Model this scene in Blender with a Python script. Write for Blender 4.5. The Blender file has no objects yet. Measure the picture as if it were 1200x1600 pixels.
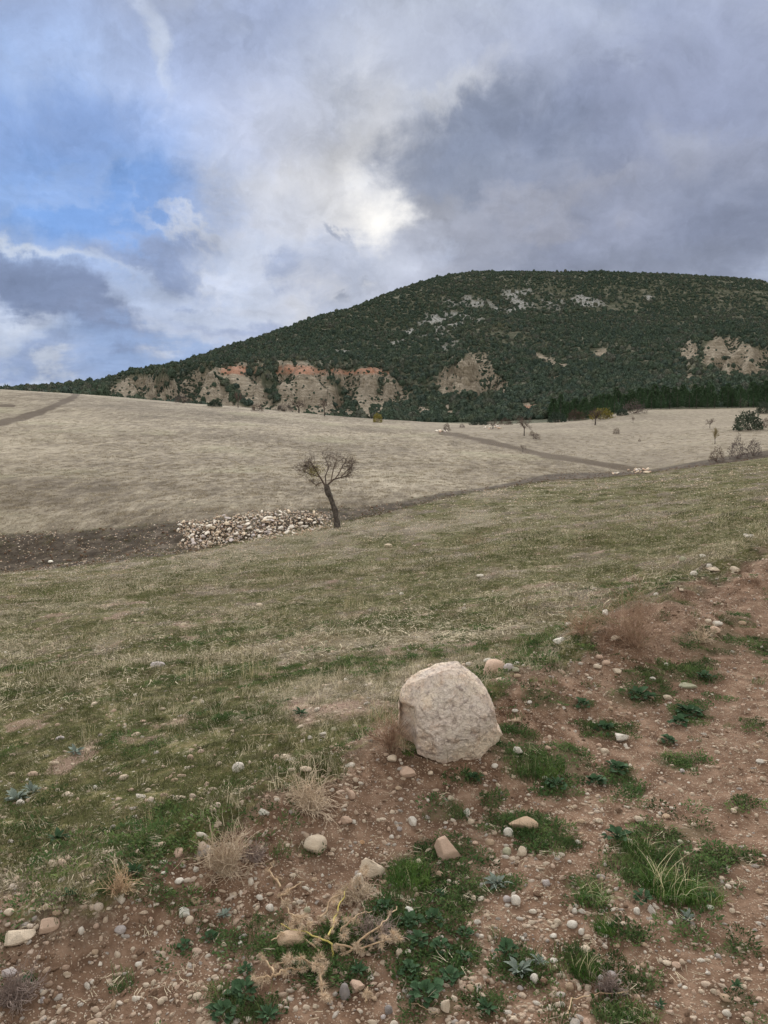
import bpy, math, random
import numpy as np
from mathutils import Vector, Euler, Matrix

# ------------------------------------------------------------------ camera, sky, sun, exposure
scene = bpy.context.scene
R = math.radians
EYE = 1.6
PITCH = R(7.07)
FPX = 1209.0                      # focal length in photograph pixels (1200 x 1600)
cam_data = bpy.data.cameras.new('camera')
cam = bpy.data.objects.new('camera', cam_data)
scene.collection.objects.link(cam)
cam.location = (0, 0, EYE)
cam.rotation_euler = (R(90) - PITCH, 0, 0)
cam_data.sensor_fit = 'VERTICAL'
cam_data.sensor_height = 24.0
cam_data.lens = 24.0 * FPX / 1600.0
cam_data.clip_start = 0.05
cam_data.clip_end = 20000
scene.camera = cam

scene.view_settings.view_transform = 'Standard'
scene.view_settings.look = 'None'
scene.view_settings.gamma = 1.0
scene.view_settings.use_curve_mapping = False
scene.view_settings.exposure = 2.35
EXPO = 2.0 ** scene.view_settings.exposure

SUN_EL, SUN_AZ = R(19), R(-1)
sun_data = bpy.data.lights.new('sun', 'SUN')
sun = bpy.data.objects.new('sun', sun_data)
scene.collection.objects.link(sun)
sun_data.energy = 1.5
sun_data.angle = R(50)
sun_data.color = (1.0, 0.95, 0.88)
sdir = Vector((math.sin(SUN_AZ) * math.cos(SUN_EL), math.cos(SUN_AZ) * math.cos(SUN_EL), math.sin(SUN_EL)))
sun.rotation_euler = sdir.to_track_quat('Z', 'Y').to_euler()


def lin(c):
    return tuple(((v / 255.0) / 12.92 if v / 255.0 <= 0.04045 else ((v / 255.0 + 0.055) / 1.055) ** 2.4) for v in c)


class NT:
    """small helper for node trees"""
    def __init__(s, tree):
        s.t = tree
        s.n = tree.nodes
        s.l = tree.links

    def node(s, typ, ins=None, **props):
        n = s.n.new(typ)
        for k, v in props.items():
            setattr(n, k, v)
        if ins:
            for k, v in ins.items():
                s.put(n.inputs[k], v)
        return n

    def put(s, sock, v):
        if isinstance(v, bpy.types.NodeSocket):
            s.l.new(v, sock)
        else:
            if sock.type == 'RGBA' and len(v) == 3:
                v = (*v, 1.0)
            sock.default_value = v

    def math(s, op, a, b=0.0, c=0.0, clamp=False):
        n = s.node('ShaderNodeMath', {0: a, 1: b, 2: c}, operation=op)
        n.use_clamp = clamp
        return n.outputs[0]

    def vmath(s, op, a, b=(0, 0, 0), scale=None):
        n = s.node('ShaderNodeVectorMath', {0: a, 1: b}, operation=op)
        if scale is not None:
            s.put(n.inputs['Scale'], scale)
        return n.outputs['Value'] if op in ('DISTANCE', 'LENGTH', 'DOT_PRODUCT') else n.outputs[0]

    def mix(s, f, a, b, blend='MIX'):
        n = s.n.new('ShaderNodeMix')
        n.data_type = 'RGBA'
        n.blend_type = blend
        n.clamp_factor = True
        s.put(n.inputs[0], f)
        s.put(n.inputs[6], a)
        s.put(n.inputs[7], b)
        return n.outputs[2]

    def ramp(s, v, lo, hi, a=0.0, b=1.0, smooth=True):
        n = s.node('ShaderNodeMapRange', {0: v, 1: lo, 2: hi, 3: a, 4: b})
        n.interpolation_type = 'SMOOTHSTEP' if smooth else 'LINEAR'
        n.clamp = True
        return n.outputs[0]

    def noise(s, vec, scale, detail=4, rough=0.55, dist=0.0, out=0):
        n = s.node('ShaderNodeTexNoise', {'Vector': vec, 'Scale': scale, 'Detail': detail, 'Roughness': rough, 'Distortion': dist})
        return n.outputs[out]

    def voro(s, vec, scale, feature='F1', out='Distance', rand=1.0):
        n = s.n.new('ShaderNodeTexVoronoi')
        n.feature = feature
        s.put(n.inputs['Vector'], vec)
        s.put(n.inputs['Scale'], scale)
        s.put(n.inputs['Randomness'], rand)
        return n.outputs[out]

    def cramp(s, v, stops):
        n = s.n.new('ShaderNodeValToRGB')
        s.put(n.inputs[0], v)
        el = n.color_ramp.elements
        while len(el) < len(stops):
            el.new(0.5)
        for e, (p, c) in zip(el, stops):
            e.position = p
            e.color = (*c, 1.0)
        return n.outputs[0]


def pix_dir(px, py):
    x = (px - 600.0) / FPX
    y = (800.0 - py) / FPX
    return x, math.cos(PITCH) + y * math.sin(PITCH), -math.sin(PITCH) + y * math.cos(PITCH)


world = bpy.data.worlds.new('World')
scene.world = world
world.use_nodes = True
W = NT(world.node_tree)
W.n.clear()


def build_world():
    STR = 0.1
    k = 1.0 / (STR * EXPO)
    d = W.node('ShaderNodeTexCoord').outputs['Generated']
    sep = W.node('ShaderNodeSeparateXYZ', {0: d})
    x, y, z = sep.outputs
    el = W.math('ARCSINE', z)
    az = W.math('ARCTAN2', x, y)
    zz = W.math('ADD', W.math('MAXIMUM', z, 0.0), 0.22)
    cp = W.node('ShaderNodeCombineXYZ', {0: W.math('DIVIDE', x, zz), 1: W.math('DIVIDE', y, zz), 2: 0.0}).outputs[0]
    # turbulence used to bend the cloud masses
    w1 = W.noise(cp, 1.1, 6, 0.55, 0.3, out=1)
    w1 = W.vmath('SUBTRACT', w1, (0.5, 0.5, 0.5))
    w2 = W.noise(d, 16.0, 6, 0.6, 0.2, out=1)
    w2 = W.vmath('SUBTRACT', w2, (0.5, 0.5, 0.5))
    warp = W.vmath('ADD', W.vmath('SCALE', w1, scale=0.24), W.vmath('SCALE', w2, scale=0.11))
    ae = W.node('ShaderNodeCombineXYZ', {0: az, 1: el, 2: 0.0}).outputs[0]
    p = W.vmath('ADD', ae, warp)
    p = W.vmath('MULTIPLY', p, (1, 1, 0))
    nis = W.node('ShaderNodeTexSky')
    nis.sky_type = 'NISHITA'
    nis.sun_disc = False
    nis.sun_elevation = SUN_EL
    nis.sun_rotation = SUN_AZ
    blue = W.mix(0.93, nis.outputs[0], tuple(v * k for v in lin((118, 158, 214))))
    # broken overcast over the whole sky
    f1 = W.noise(cp, 0.9, 9, 0.6, 0.5)
    f2 = W.noise(cp, 2.3, 7, 0.6, 0.3)
    cl = W.mix(W.ramp(f1, 0.36, 0.66), tuple(v * k for v in lin((146, 158, 186))), tuple(v * k for v in lin((196, 204, 220))))
    cl = W.mix(W.ramp(f2, 0.55, 0.8, 0, 0.5), cl, tuple(v * k for v in lin((128, 138, 164))))
    # unseen front-lit overcast away from the sun, made extra bright to light the ground
    cl2 = W.mix(W.ramp(f1, 0.36, 0.66), tuple(v * k * 1.5 for v in lin((224, 222, 220))), tuple(v * k * 1.6 for v in lin((255, 249, 238))))
    cl2 = W.mix(W.ramp(f2, 0.55, 0.8, 0, 0.4), cl2, tuple(v * k for v in lin((214, 216, 222))))
    ddx, ddy, ddz = pix_dir(600, 350)
    dot = W.vmath('DOT_PRODUCT', d, tuple(Vector((ddx, ddy, ddz)).normalized()))
    cl = W.mix(W.ramp(dot, 0.80, -0.1), cl, cl2)
    col = W.mix(W.ramp(f1, 0.3, 0.4, 0.75, 1.0), blue, cl)
    # cloud masses: (px, py, rx, ry, angle, colour, opacity, inner edge)
    for (bx, by, rx, ry, ang, c, op, inner) in SKY:
        dx, dy, dz = pix_dir(bx, by)
        L = math.sqrt(dx * dx + dy * dy + dz * dz)
        a0, e0 = math.atan2(dx, dy), math.asin(dz / L)
        v = W.vmath('SUBTRACT', p, (a0, e0, 0))
        m = W.node('ShaderNodeVectorRotate', {'Vector': v, 'Angle': R(-ang)}, rotation_type='Z_AXIS').outputs[0]
        m = W.vmath('MULTIPLY', m, (FPX / rx, FPX / ry, 0))
        dist = W.vmath('LENGTH', m)
        mask = W.ramp(dist, 1.3, inner, 0.0, op)
        cc = blue if c is None else tuple(t * k for t in lin(c))
        col = W.mix(mask, col, cc)
    # fine wisps across everything
    f3 = W.noise(W.vmath('ADD', cp, W.vmath('SCALE', w2, scale=0.4)), 3.2, 10, 0.62, 0.4)
    f4 = W.noise(d, 9.0, 8, 0.6, 0.6)
    g = W.math('ADD', W.ramp(f3, 0.3, 0.72, 0.86, 1.20, False), W.ramp(f4, 0.3, 0.7, -0.12, 0.13, False))
    col = W.vmath('SCALE', col, scale=g)
    # the hidden sun's core
    dx, dy, dz = pix_dir(578, 342)
    L = math.sqrt(dx * dx + dy * dy + dz * dz)
    v = W.vmath('SUBTRACT', W.vmath('ADD', ae, W.vmath('SCALE', warp, scale=0.95)), (math.atan2(dx, dy), math.asin(dz / L), 0))
    v = W.vmath('MULTIPLY', v, (1, 1, 0))
    glow = W.math('POWER', W.ramp(W.vmath('LENGTH', v), 0.066, 0.0, 0.0, .88), 1.5)
    col = W.mix(glow, col, tuple(t * k * 1.15 for t in lin((255, 252, 246))))
    bg = W.node('ShaderNodeBackground', {'Color': col, 'Strength': STR})
    out = W.node('ShaderNodeOutputWorld')
    W.l.new(bg.outputs[0], out.inputs[0])


SKY = [
    # px, py, rx, ry, angle, colour, opacity, inner
    (80, 60, 340, 130, 0, (148, 164, 200), 0.8, 0.2),
    (330, 120, 300, 90, 30, (134, 154, 200), 0.75, 0.1),
    (450, 50, 300, 80, 0, (172, 184, 212), 0.6, 0.1),
    (150, 270, 480, 200, -6, None, 0.95, 0.15),
    (190, 310, 330, 120, -4, (104, 148, 210), 0.85, 0.1),
    (60, 180, 260, 60, 0, (130, 160, 214), 0.6, 0.1),
    (230, 45, 22, 85, 20, (216, 225, 240), 0.6, 0.0),
    (400, 230, 110, 50, 25, (166, 178, 206), 0.5, 0.1),
    (90, 265, 140, 18, 8, (160, 182, 220), 0.4, 0.0),
    (600, 280, 280, 250, 0, (186, 192, 208), 0.75, 0.1),
    (640, 150, 190, 150, 0, (196, 202, 216), 0.7, 0.1),
    (500, 345, 190, 110, 10, (212, 212, 214), 0.85, 0.1),
    (590, 260, 60, 150, -5, (224, 225, 229), 0.75, 0.1),
    (740, 130, 70, 26, 30, (228, 230, 234), 0.9, 0.1),
    (690, 160, 50, 16, -20, (226, 228, 232), 0.7, 0.1),
    (850, 230, 230, 125, 5, (134, 144, 168), 0.82, 0.35),
    (690, 262, 84, 80, 10, (136, 145, 165), 0.85, 0.5),
    (980, 190, 100, 90, -20, (134, 143, 168), 0.65, 0.2),
    (840, 190, 110, 34, 10, (124, 134, 158), 0.6, 0.1),
    (740, 200, 80, 45, 30, (130, 140, 162), 0.7, 0.4),
    (900, 280, 120, 22, -10, (160, 167, 186), 0.6, 0.3),
    (960, 110, 90, 30, 20, (142, 152, 178), 0.8, 0.6),
    (1140, 250, 80, 30, -15, (170, 176, 194), 0.6, 0.3),
    (900, 60, 300, 60, 0, (168, 177, 204), 0.5, 0.1),
    (1120, 120, 160, 120, 0, (154, 163, 190), 0.8, 0.2),
    (1060, 225, 60, 36, -50, (172, 178, 194), 0.7, 0.1),
    (1030, 330, 260, 110, 0, (150, 156, 176), 0.75, 0.2),
    (1150, 360, 160, 90, 0, (130, 139, 162), 0.8, 0.2),
    (820, 320, 150, 30, 12, (168, 171, 184), 0.65, 0.1),
    (740, 385, 130, 40, 0, (152, 156, 170), 0.7, 0.1),
    (960, 410, 240, 40, 0, (132, 139, 157), 0.7, 0.1),
    (665, 335, 42, 34, 10, (150, 154, 166), 0.8, 0.2),
    (120, 400, 260, 55, -10, (160, 180, 216), 0.85, 0.1),
    (60, 365, 190, 15, -12, (204, 214, 230), 0.8, 0.0),
    (310, 390, 110, 14, -30, (212, 217, 228), 0.7, 0.0),
    (130, 470, 140, 46, -25, (124, 139, 172), 0.9, 0.4),
    (30, 415, 90, 40, -20, (126, 141, 172), 0.9, 0.4),
    (250, 400, 100, 26, -10, (138, 152, 184), 0.7, 0.2),
    (330, 445, 150, 30, 0, (188, 198, 218), 0.7, 0.1),
    (430, 380, 110, 60, -40, (190, 195, 208), 0.6, 0.1),
    (530, 403, 36, 10, -18, (150, 158, 176), 0.8, 0.1),
    (300, 540, 320, 45, 0, (150, 176, 218), 0.8, 0.1),
    (520, 450, 160, 40, 25, (172, 182, 204), 0.7, 0.1),
    (50, 588, 110, 26, 0, (198, 208, 226), 0.9, 0.3),
    (380, 480, 120, 22, 0, (142, 158, 192), 0.6, 0.1),
    (60, 540, 120, 18, 0, (148, 166, 202), 0.6, 0.1),
]
build_world()

# ------------------------------------------------------------------ numpy noise
rng = np.random.default_rng(7)
random.seed(7)


def _h(ix, iy, iz, s):
    n = (ix.astype(np.int64) * 374761393 + iy.astype(np.int64) * 668265263 + iz.astype(np.int64) * 2147483647 + s * 974634777)
    n = (n ^ (n >> 13)) * 1274126177
    n = n ^ (n >> 16)
    return (n & 0xFFFF).astype(np.float64) / 65535.0


def vnoise(x, y, z=None, s=0):
    """value noise, -1..1"""
    x = np.asarray(x, float)
    y = np.asarray(y, float)
    ix, iy = np.floor(x), np.floor(y)
    fx, fy = x - ix, y - iy
    ux, uy = fx * fx * fx * (fx * (fx * 6 - 15) + 10), fy * fy * fy * (fy * (fy * 6 - 15) + 10)
    if z is None:
        zz = np.zeros_like(ix)
        a, b = _h(ix, iy, zz, s), _h(ix + 1, iy, zz, s)
        c, d = _h(ix, iy + 1, zz, s), _h(ix + 1, iy + 1, zz, s)
        return 2 * ((a + (b - a) * ux) * (1 - uy) + (c + (d - c) * ux) * uy) - 1
    z = np.asarray(z, float)
    iz = np.floor(z)
    fz = z - iz
    uz = fz * fz * fz * (fz * (fz * 6 - 15) + 10)
    r = 0
    for k in (0, 1):
        a, b = _h(ix, iy, iz + k, s), _h(ix + 1, iy, iz + k, s)
        c, d = _h(ix, iy + 1, iz + k, s), _h(ix + 1, iy + 1, iz + k, s)
        v = (a + (b - a) * ux) * (1 - uy) + (c + (d - c) * ux) * uy
        r = r + v * (uz if k else 1 - uz)
    return 2 * r - 1


def fbm(x, y, z=None, o=4, s=0, rough=0.5):
    t = 0
    a = 1.0
    n = 0
    for k in range(o):
        f = 2.03 ** k
        t = t + a * vnoise(x * f + 17.3 * k, y * f - 9.1 * k, None if z is None else z * f + 3.7 * k, s + k)
        n += a
        a *= rough
    return t / n


def sstep(a, b, x):
    t = np.clip((x - a) / (b - a), 0, 1)
    return t * t * (3 - 2 * t)


# ------------------------------------------------------------------ the lie of the land, surveyed along lines
def pyz(py, Y):
    _, dy, dz = pix_dir(600, py)
    return EYE + dz / dy * Y


# each line crosses the view from left to right: (column, distance, height)
LINES = [
    [(0, .9, -.03), (600, .9, 0), (1200, .9, 0)],
    [(0, 2.3, -.08), (300, 2.3, -.03), (600, 2.3, 0), (1200, 2.3, .02)],
    [(0, 4.6, -.6), (300, 4.2, -.33), (600, 4.2, -.12), (900, 4.5, -.05), (1200, 4.5, .02)],
    [(0, 9, -1.46), (300, 10.5, -1.5), (600, 8, -.76), (900, 9, -.67), (1200, 8.5, -.03)],
    [(0, 18, -2.93), (300, 19, -2.9), (600, 20, -2.58), (900, 22, -2.06), (1200, 22, -1.13)],
    [(0, 32, pyz(915, 32)), (300, 28, -4.25), (600, 32, -3.72), (900, 38, -2.8), (1200, 38, -1.52)],
    [(0, 42, pyz(895, 42)), (150, 41, pyz(880, 41)), (300, 40, pyz(862, 40)), (450, 41, pyz(832, 41)), (600, 44, pyz(803, 44)), (750, 51, pyz(768, 51)), (900, 60, pyz(750, 60)), (1050, 61, pyz(734, 61)), (1200, 62, pyz(715, 62))],
    [(0, 44, -7.3), (300, 44, -6.0), (450, 46, -5.9), (600, 52, -5.8), (750, 62, -5.5), (900, 80, -5.2), (1050, 90, -5.6), (1200, 92, -4.5)],
    [(0, 50, pyz(838, 50)), (150, 50, pyz(827, 50)), (300, 50, pyz(815, 50)), (450, 54, pyz(800, 54)), (600, 60, pyz(785, 60)), (750, 72, pyz(764, 72)), (850, 84, pyz(742, 84)), (900, 92, pyz(738, 92)), (1000, 104, pyz(735, 104)), (1050, 105, pyz(728, 105)), (1200, 108, pyz(703, 108))],
    [(0, 95, pyz(720, 95)), (300, 100, pyz(720, 100)), (600, 105, pyz(720, 105)), (900, 140, pyz(705, 140)), (1200, 132, pyz(685, 132))],
    [(0, 160, pyz(660, 160)), (300, 165, pyz(668, 165)), (600, 170, pyz(680, 170)), (900, 180, pyz(680, 180)), (1200, 172, pyz(665, 172))],
    [(0, 300, pyz(609, 300)), (150, 296, pyz(618, 296)), (300, 290, pyz(630, 290)), (450, 280, pyz(643, 280)), (600, 270, pyz(656, 270)), (750, 250, pyz(663, 250)), (900, 240, pyz(658, 240)), (1000, 250, pyz(642, 250)), (1200, 240, pyz(640, 240))],
    [(0, 360, 11), (300, 350, 4.5), (600, 330, -1.0), (900, 290, 1), (1000, 292, 4.6), (1200, 290, 6)],
    [(0, 520, 14), (150, 430, 11), (300, 420, pyz(628, 420)), (600, 400, pyz(643, 400)), (900, 360, pyz(620, 360)), (1200, 360, pyz(603, 360))],
    [(0, 700, 24), (150, 520, pyz(609, 520)), (300, 500, pyz(592, 500)), (600, 520, pyz(590, 520)), (900, 560, pyz(560, 560)), (1200, 620, pyz(530, 620))],
    [(0, 850, 27), (150, 640, pyz(605, 640)), (300, 640, pyz(574, 640)), (450, 700, pyz(542, 700)), (600, 750, pyz(518, 750)), (750, 800, pyz(492, 800)), (900, 820, pyz(490, 820)), (1200, 830, pyz(495, 830))],
    [(-200, 1100, pyz(608, 1100)), (0, 1000, pyz(609, 1000)), (110, 900, pyz(608, 900)), (150, 800, pyz(602, 800)), (200, 765, pyz(588, 765)), (235, 775, pyz(578, 775)), (300, 810, pyz(566, 810)), (350, 830, pyz(550, 830)), (400, 850, pyz(532, 850)), (450, 885, pyz(516, 885)), (500, 920, pyz(501, 920)), (550, 960, pyz(487, 960)), (600, 1000, pyz(465, 1000)), (650, 1030, pyz(449, 1030)), (700, 1060, pyz(438, 1060)), (750, 1080, pyz(432, 1080)), (900, 1100, pyz(431, 1100)), (1050, 1100, pyz(436, 1100)), (1200, 1080, pyz(448, 1080)), (1400, 1050, pyz(480, 1050))],
    [(0, 1500, 10), (300, 1500, 40), (600, 1450, 120), (1200, 1500, 130)],
    [(0, 2600, 0), (1200, 2600, 20)],
    [(0, 7000, 0), (1200, 7000, 0)],
]


def pchip(xk, yk, x):
    xk = np.asarray(xk, float)
    yk = np.asarray(yk, float)
    h = np.diff(xk)
    d = np.diff(yk) / h
    m = np.zeros_like(yk)
    if len(xk) > 2:
        same = d[:-1] * d[1:] > 0
        w1, w2 = 2 * h[1:] + h[:-1], h[1:] + 2 * h[:-1]
        with np.errstate(divide='ignore', invalid='ignore'):
            hm = (w1 + w2) / (w1 / d[:-1] + w2 / d[1:])
        m[1:-1] = np.where(same, hm, 0)
    m[0], m[-1] = d[0], d[-1]
    i = np.clip(np.searchsorted(xk, x) - 1, 0, len(h) - 1)
    t = (x - xk[i]) / h[i]
    t2, t3 = t * t, t * t * t
    return (2 * t3 - 3 * t2 + 1) * yk[i] + (t3 - 2 * t2 + t) * h[i] * m[i] + (-2 * t3 + 3 * t2) * yk[i + 1] + (t3 - t2) * h[i] * m[i + 1]


AZ0, AZ1, NA = -0.62, 0.62, 500
LR0, LR1, NR = math.log(0.5), math.log(7000.0), 1800
azg = np.linspace(AZ0, AZ1, NA)
lrg = np.linspace(LR0, LR1, NR)
colpx = 600 + np.tan(azg) * FPX * math.cos(PITCH)
lk = []
zk = []
for L in LINES:
    c = [q[0] for q in L]
    cx = np.clip(colpx, c[0], c[-1])
    Y = pchip(c, [math.log(q[1]) for q in L], cx)
    lk.append(Y - np.log(np.cos(azg)))
    zk.append(pchip(c, [q[2] for q in L], cx))
lk = np.array(lk)
zk = np.array(zk)
TAB = np.zeros((NA, NR))
for i in range(NA):
    TAB[i] = pchip(lk[:, i], zk[:, i], np.clip(lrg, lk[0, i], lk[-1, i]))


def line_r(k, az):
    """distance of survey line k in direction az"""
    return np.exp(np.interp(az, azg, lk[k]))


def tab(az, lr):
    a = np.clip((az - AZ0) / (AZ1 - AZ0) * (NA - 1), 0, NA - 1.001)
    b = np.clip((lr - LR0) / (LR1 - LR0) * (NR - 1), 0, NR - 1.001)
    i, j = a.astype(int), b.astype(int)
    fa, fb = a - i, b - j
    return (TAB[i, j] * (1 - fb) + TAB[i, j + 1] * fb) * (1 - fa) + (TAB[i + 1, j] * (1 - fb) + TAB[i + 1, j + 1] * fb) * fa


def base(x, y):
    r = np.hypot(x, y)
    az = np.arctan2(x, y)
    lr = np.log(np.maximum(r, 0.55))
    inside = tab(np.clip(az, AZ0, AZ1), lr)
    # behind the viewer the land runs from the left slope's level to the right one's
    left, right = tab(np.full_like(az, AZ0), lr), tab(np.full_like(az, AZ1), lr)
    t = np.where(az >= 0, (az - AZ1) / (math.pi - AZ1), (-az + AZ0) / (math.pi + AZ0))
    t = np.clip(t, 0, 1)
    s = t * t * (3 - 2 * t)
    back = (left + right) / 2
    out = np.where(az >= 0, right, left) * (1 - s) + back * s
    return np.where(np.abs(az) <= AZ1, inside, out)


def project(x, y, z):
    """photograph pixel of a point in front of the viewer"""
    dz = z - EYE
    depth = y * math.cos(PITCH) - dz * math.sin(PITCH)
    up = y * math.sin(PITCH) + dz * math.cos(PITCH)
    depth = np.maximum(depth, 0.3)
    return 600 + FPX * x / depth, 800 - FPX * up / depth


def hit(px, py, H, r0=0.9, r1=2500.0, n=1500):
    """where the sight line through a pixel meets the land"""
    dx, dy, dz = pix_dir(px, py)
    t = np.exp(np.linspace(math.log(r0), math.log(r1), n))
    X, Y, Z = dx * t / dy, t, EYE + dz * t / dy
    g = H(X, Y)
    w = np.where(Z <= g)[0]
    k = w[0] if len(w) else n - 1
    if k > 0:
        a, b = Z[k - 1] - g[k - 1], Z[k] - g[k]
        f = a / (a - b) if a != b else 0
        t0 = t[k - 1] + (t[k] - t[k - 1]) * f
    else:
        t0 = t[0]
    X, Y = dx * t0 / dy, t0
    return float(X), float(Y), float(H(np.array([X]), np.array([Y]))[0])


def segdist(x, y, pts):
    """distance to a polyline, with the position along it"""
    best = np.full(x.shape, 1e9)
    tt = np.zeros(x.shape)
    for k in range(len(pts) - 1):
        (ax, ay), (bx, by) = pts[k][:2], pts[k + 1][:2]
        vx, vy = bx - ax, by - ay
        t = np.clip(((x - ax) * vx + (y - ay) * vy) / (vx * vx + vy * vy), 0, 1)
        d = np.hypot(x - ax - vx * t, y - ay - vy * t)
        m = d < best
        best = np.where(m, d, best)
        tt = np.where(m, k + t, tt)
    return best, tt


def polysdf(x, y, poly):
    """signed distance to a polygon, positive inside"""
    d, _ = segdist(x, y, poly + [poly[0]])
    ins = np.zeros(x.shape, bool)
    n = len(poly)
    for i in range(n):
        (ax, ay), (bx, by) = poly[i], poly[(i + 1) % n]
        c = (ay > y) != (by > y)
        with np.errstate(divide='ignore', invalid='ignore'):
            xi = (bx - ax) * (y - ay) / (by - ay if by != ay else 1e-9) + ax
        ins ^= c & (x < xi)
    return np.where(ins, d, -d)


BERM = [hit(a, b, base)[:2] + (h, w) for a, b, h, w in [
    (-250, 1540, .06, .3), (0, 1485, .08, .28), (200, 1400, .12, .30), (420, 1290, .18, .33), (600, 1215, .19, .36), (720, 1175, .16, .38),
    (850, 1090, .20, .45), (960, 1030, .27, .56), (1080, 960, .30, .64), (1200, 905, .33, .8), (1330, 870, .22, .9)]]
HEAPS = [hit(a, b, base)[:2] + (sx, sy, h) for a, b, sx, sy, h in [
    (302, 838, .75, 1.0, .55), (370, 835, 1.1, 1.2, .6), (440, 828, 1.3, 1.5, .8), (485, 822, 1.1, 1.2, .65), (340, 838, .9, .9, .35)]]
RAVINES = [  # eroded scarps: (px, py, rx, ry)
    (400, 605, 245, 42), (740, 590, 70, 38), (1140, 560, 75, 42)]


def terrain(x, y):
    x = np.asarray(x, float)
    y = np.asarray(y, float)
    z = base(x, y)
    r = np.hypot(x, y)
    # spoil ridge beside the track
    d, t = segdist(x, y, BERM)
    hh = np.interp(t, range(len(BERM)), [b[2] for b in BERM])
    ww = np.interp(t, range(len(BERM)), [b[3] for b in BERM])
    near = sstep(60, 20, r)
    lump = 1 + 0.45 * fbm(x * 2.2, y * 2.2, o=3, s=5)
    z = z + near * hh * lump * np.exp(-(d / ww) ** 2)
    # clods and hummocks
    z = z + near * 0.030 * np.exp(-(d / (ww * 1.1)) ** 2) * fbm(x * 9, y * 9, o=4, s=15, rough=.6)
    z = z + near * 0.018 * fbm(x * 5, y * 5, o=4, s=11) * sstep(.3, 2, r)
    z = z + sstep(3, 12, r) * sstep(90, 40, r) * (0.07 * fbm(x * .7, y * .7, o=3, s=21) + .05 * fbm(x * 2.3, y * 1.5, o=2, s=25))
    for (cx, cy, sx, sy, h) in HEAPS:
        z = z + h * np.exp(-(((x - cx) / sx) ** 2 + ((y - cy) / sy) ** 2)) * (1 + .35 * fbm(x * 1.5, y * 1.5, o=2, s=31))
    # fields
    z = z + sstep(48, 90, r) * sstep(330, 250, r) * (0.35 * fbm(x * .04, y * .04, o=2, s=41))
    # hill relief
    far = sstep(300, 480, r)
    z = z + far * sstep(1600, 1000, r) * (3.2 * fbm(x * .011, y * .011, o=4, s=51) + 1.1 * fbm(x * .05, y * .05, o=3, s=55))
    px, py = project(x, y, z)
    e = np.zeros(x.shape)
    for (a, b, ra, rb) in RAVINES:
        e = np.maximum(e, sstep(1.25, .6, np.hypot((px - a) / ra, (py - b) / rb)))
    az = np.arctan2(x, y)
    g = 1 - np.abs(vnoise(az * 42 + .8 * vnoise(x * .02, y * .02, s=61), r * .004, s=62))
    g2 = 1 - np.abs(vnoise(az * 110 + .8 * vnoise(x * .03, y * .03, s=63), r * .01, s=64))
    z = z + e * far * (15.0 * (g - .6) + 6.5 * (g2 - .6) + .8 * fbm(x * .15, y * .15, o=3, s=66))
    return z


# ------------------------------------------------------------------ ground cover masks
P_DIRT = [(-900, 1500), (-300, 1480), (0, 1432), (60, 1425), (140, 1418), (200, 1375), (290, 1300), (340, 1262), (450, 1222), (540, 1190), (600, 1178), (640, 1200),
          (760, 1160), (765, 1085), (800, 1050), (880, 1030), (960, 995), (955, 965), (1040, 950), (1100, 915), (1150, 885), (1190, 862), (1300, 850), (1600, 830), (4000, 800),
          (4000, 9000), (-4000, 9000), (-4000, 1600)]
P_PATCH = [(460, 1110), (520, 1092), (590, 1085), (625, 1095), (622, 1112), (560, 1120), (480, 1130)]
GREEN = [(850, 1195, 75, 38), (800, 1165, 45, 30), (870, 1230, 40, 20), (770, 1250, 25, 12), (960, 1215, 40, 18), (945, 1140, 40, 15), (910, 1100, 20, 12), (850, 1090, 40, 20),
         (1000, 1085, 50, 24), (1075, 1115, 40, 22), (1020, 1055, 60, 20), (1090, 1050, 40, 25), (1110, 1000, 55, 25), (1150, 970, 30, 15), (990, 1240, 25, 10), (1060, 1190, 35, 15),
         (640, 1365, 65, 40), (710, 1395, 60, 40), (650, 1430, 80, 45), (700, 1335, 70, 30), (560, 1470, 70, 28), (680, 1490, 85, 45), (680, 1560, 60, 35), (430, 1480, 75, 18), (520, 1520, 60, 28),
         (370, 1570, 60, 32), (820, 1290, 70, 22), (850, 1318, 50, 18), (690, 1270, 40, 14), (780, 1385, 45, 16), (1040, 1350, 100, 50), (1100, 1390, 50, 25), (920, 1390, 40, 28), (1020, 1300, 55, 20),
         (950, 1440, 22, 14), (985, 1460, 28, 12), (910, 1505, 32, 25), (810, 1520, 42, 35), (1000, 1540, 34, 24), (760, 1570, 40, 28), (1145, 1485, 32, 12), (1140, 1340, 45, 15),
         (1150, 1565, 40, 16), (220, 1380, 35, 22), (250, 1400, 55, 18), (285, 1480, 20, 18), (190, 1535, 22, 14), (110, 1412, 60, 14), (40, 1530, 16, 12), (340, 1465, 30, 14),
         (960, 1590, 40, 14), (1190, 1010, 30, 20), (1180, 1130, 20, 10), (1150, 1260, 25, 10), (480, 1330, 25, 10), (420, 1440, 30, 14), (730, 1215, 30, 10), (1085, 1300, 30, 12)]
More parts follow.
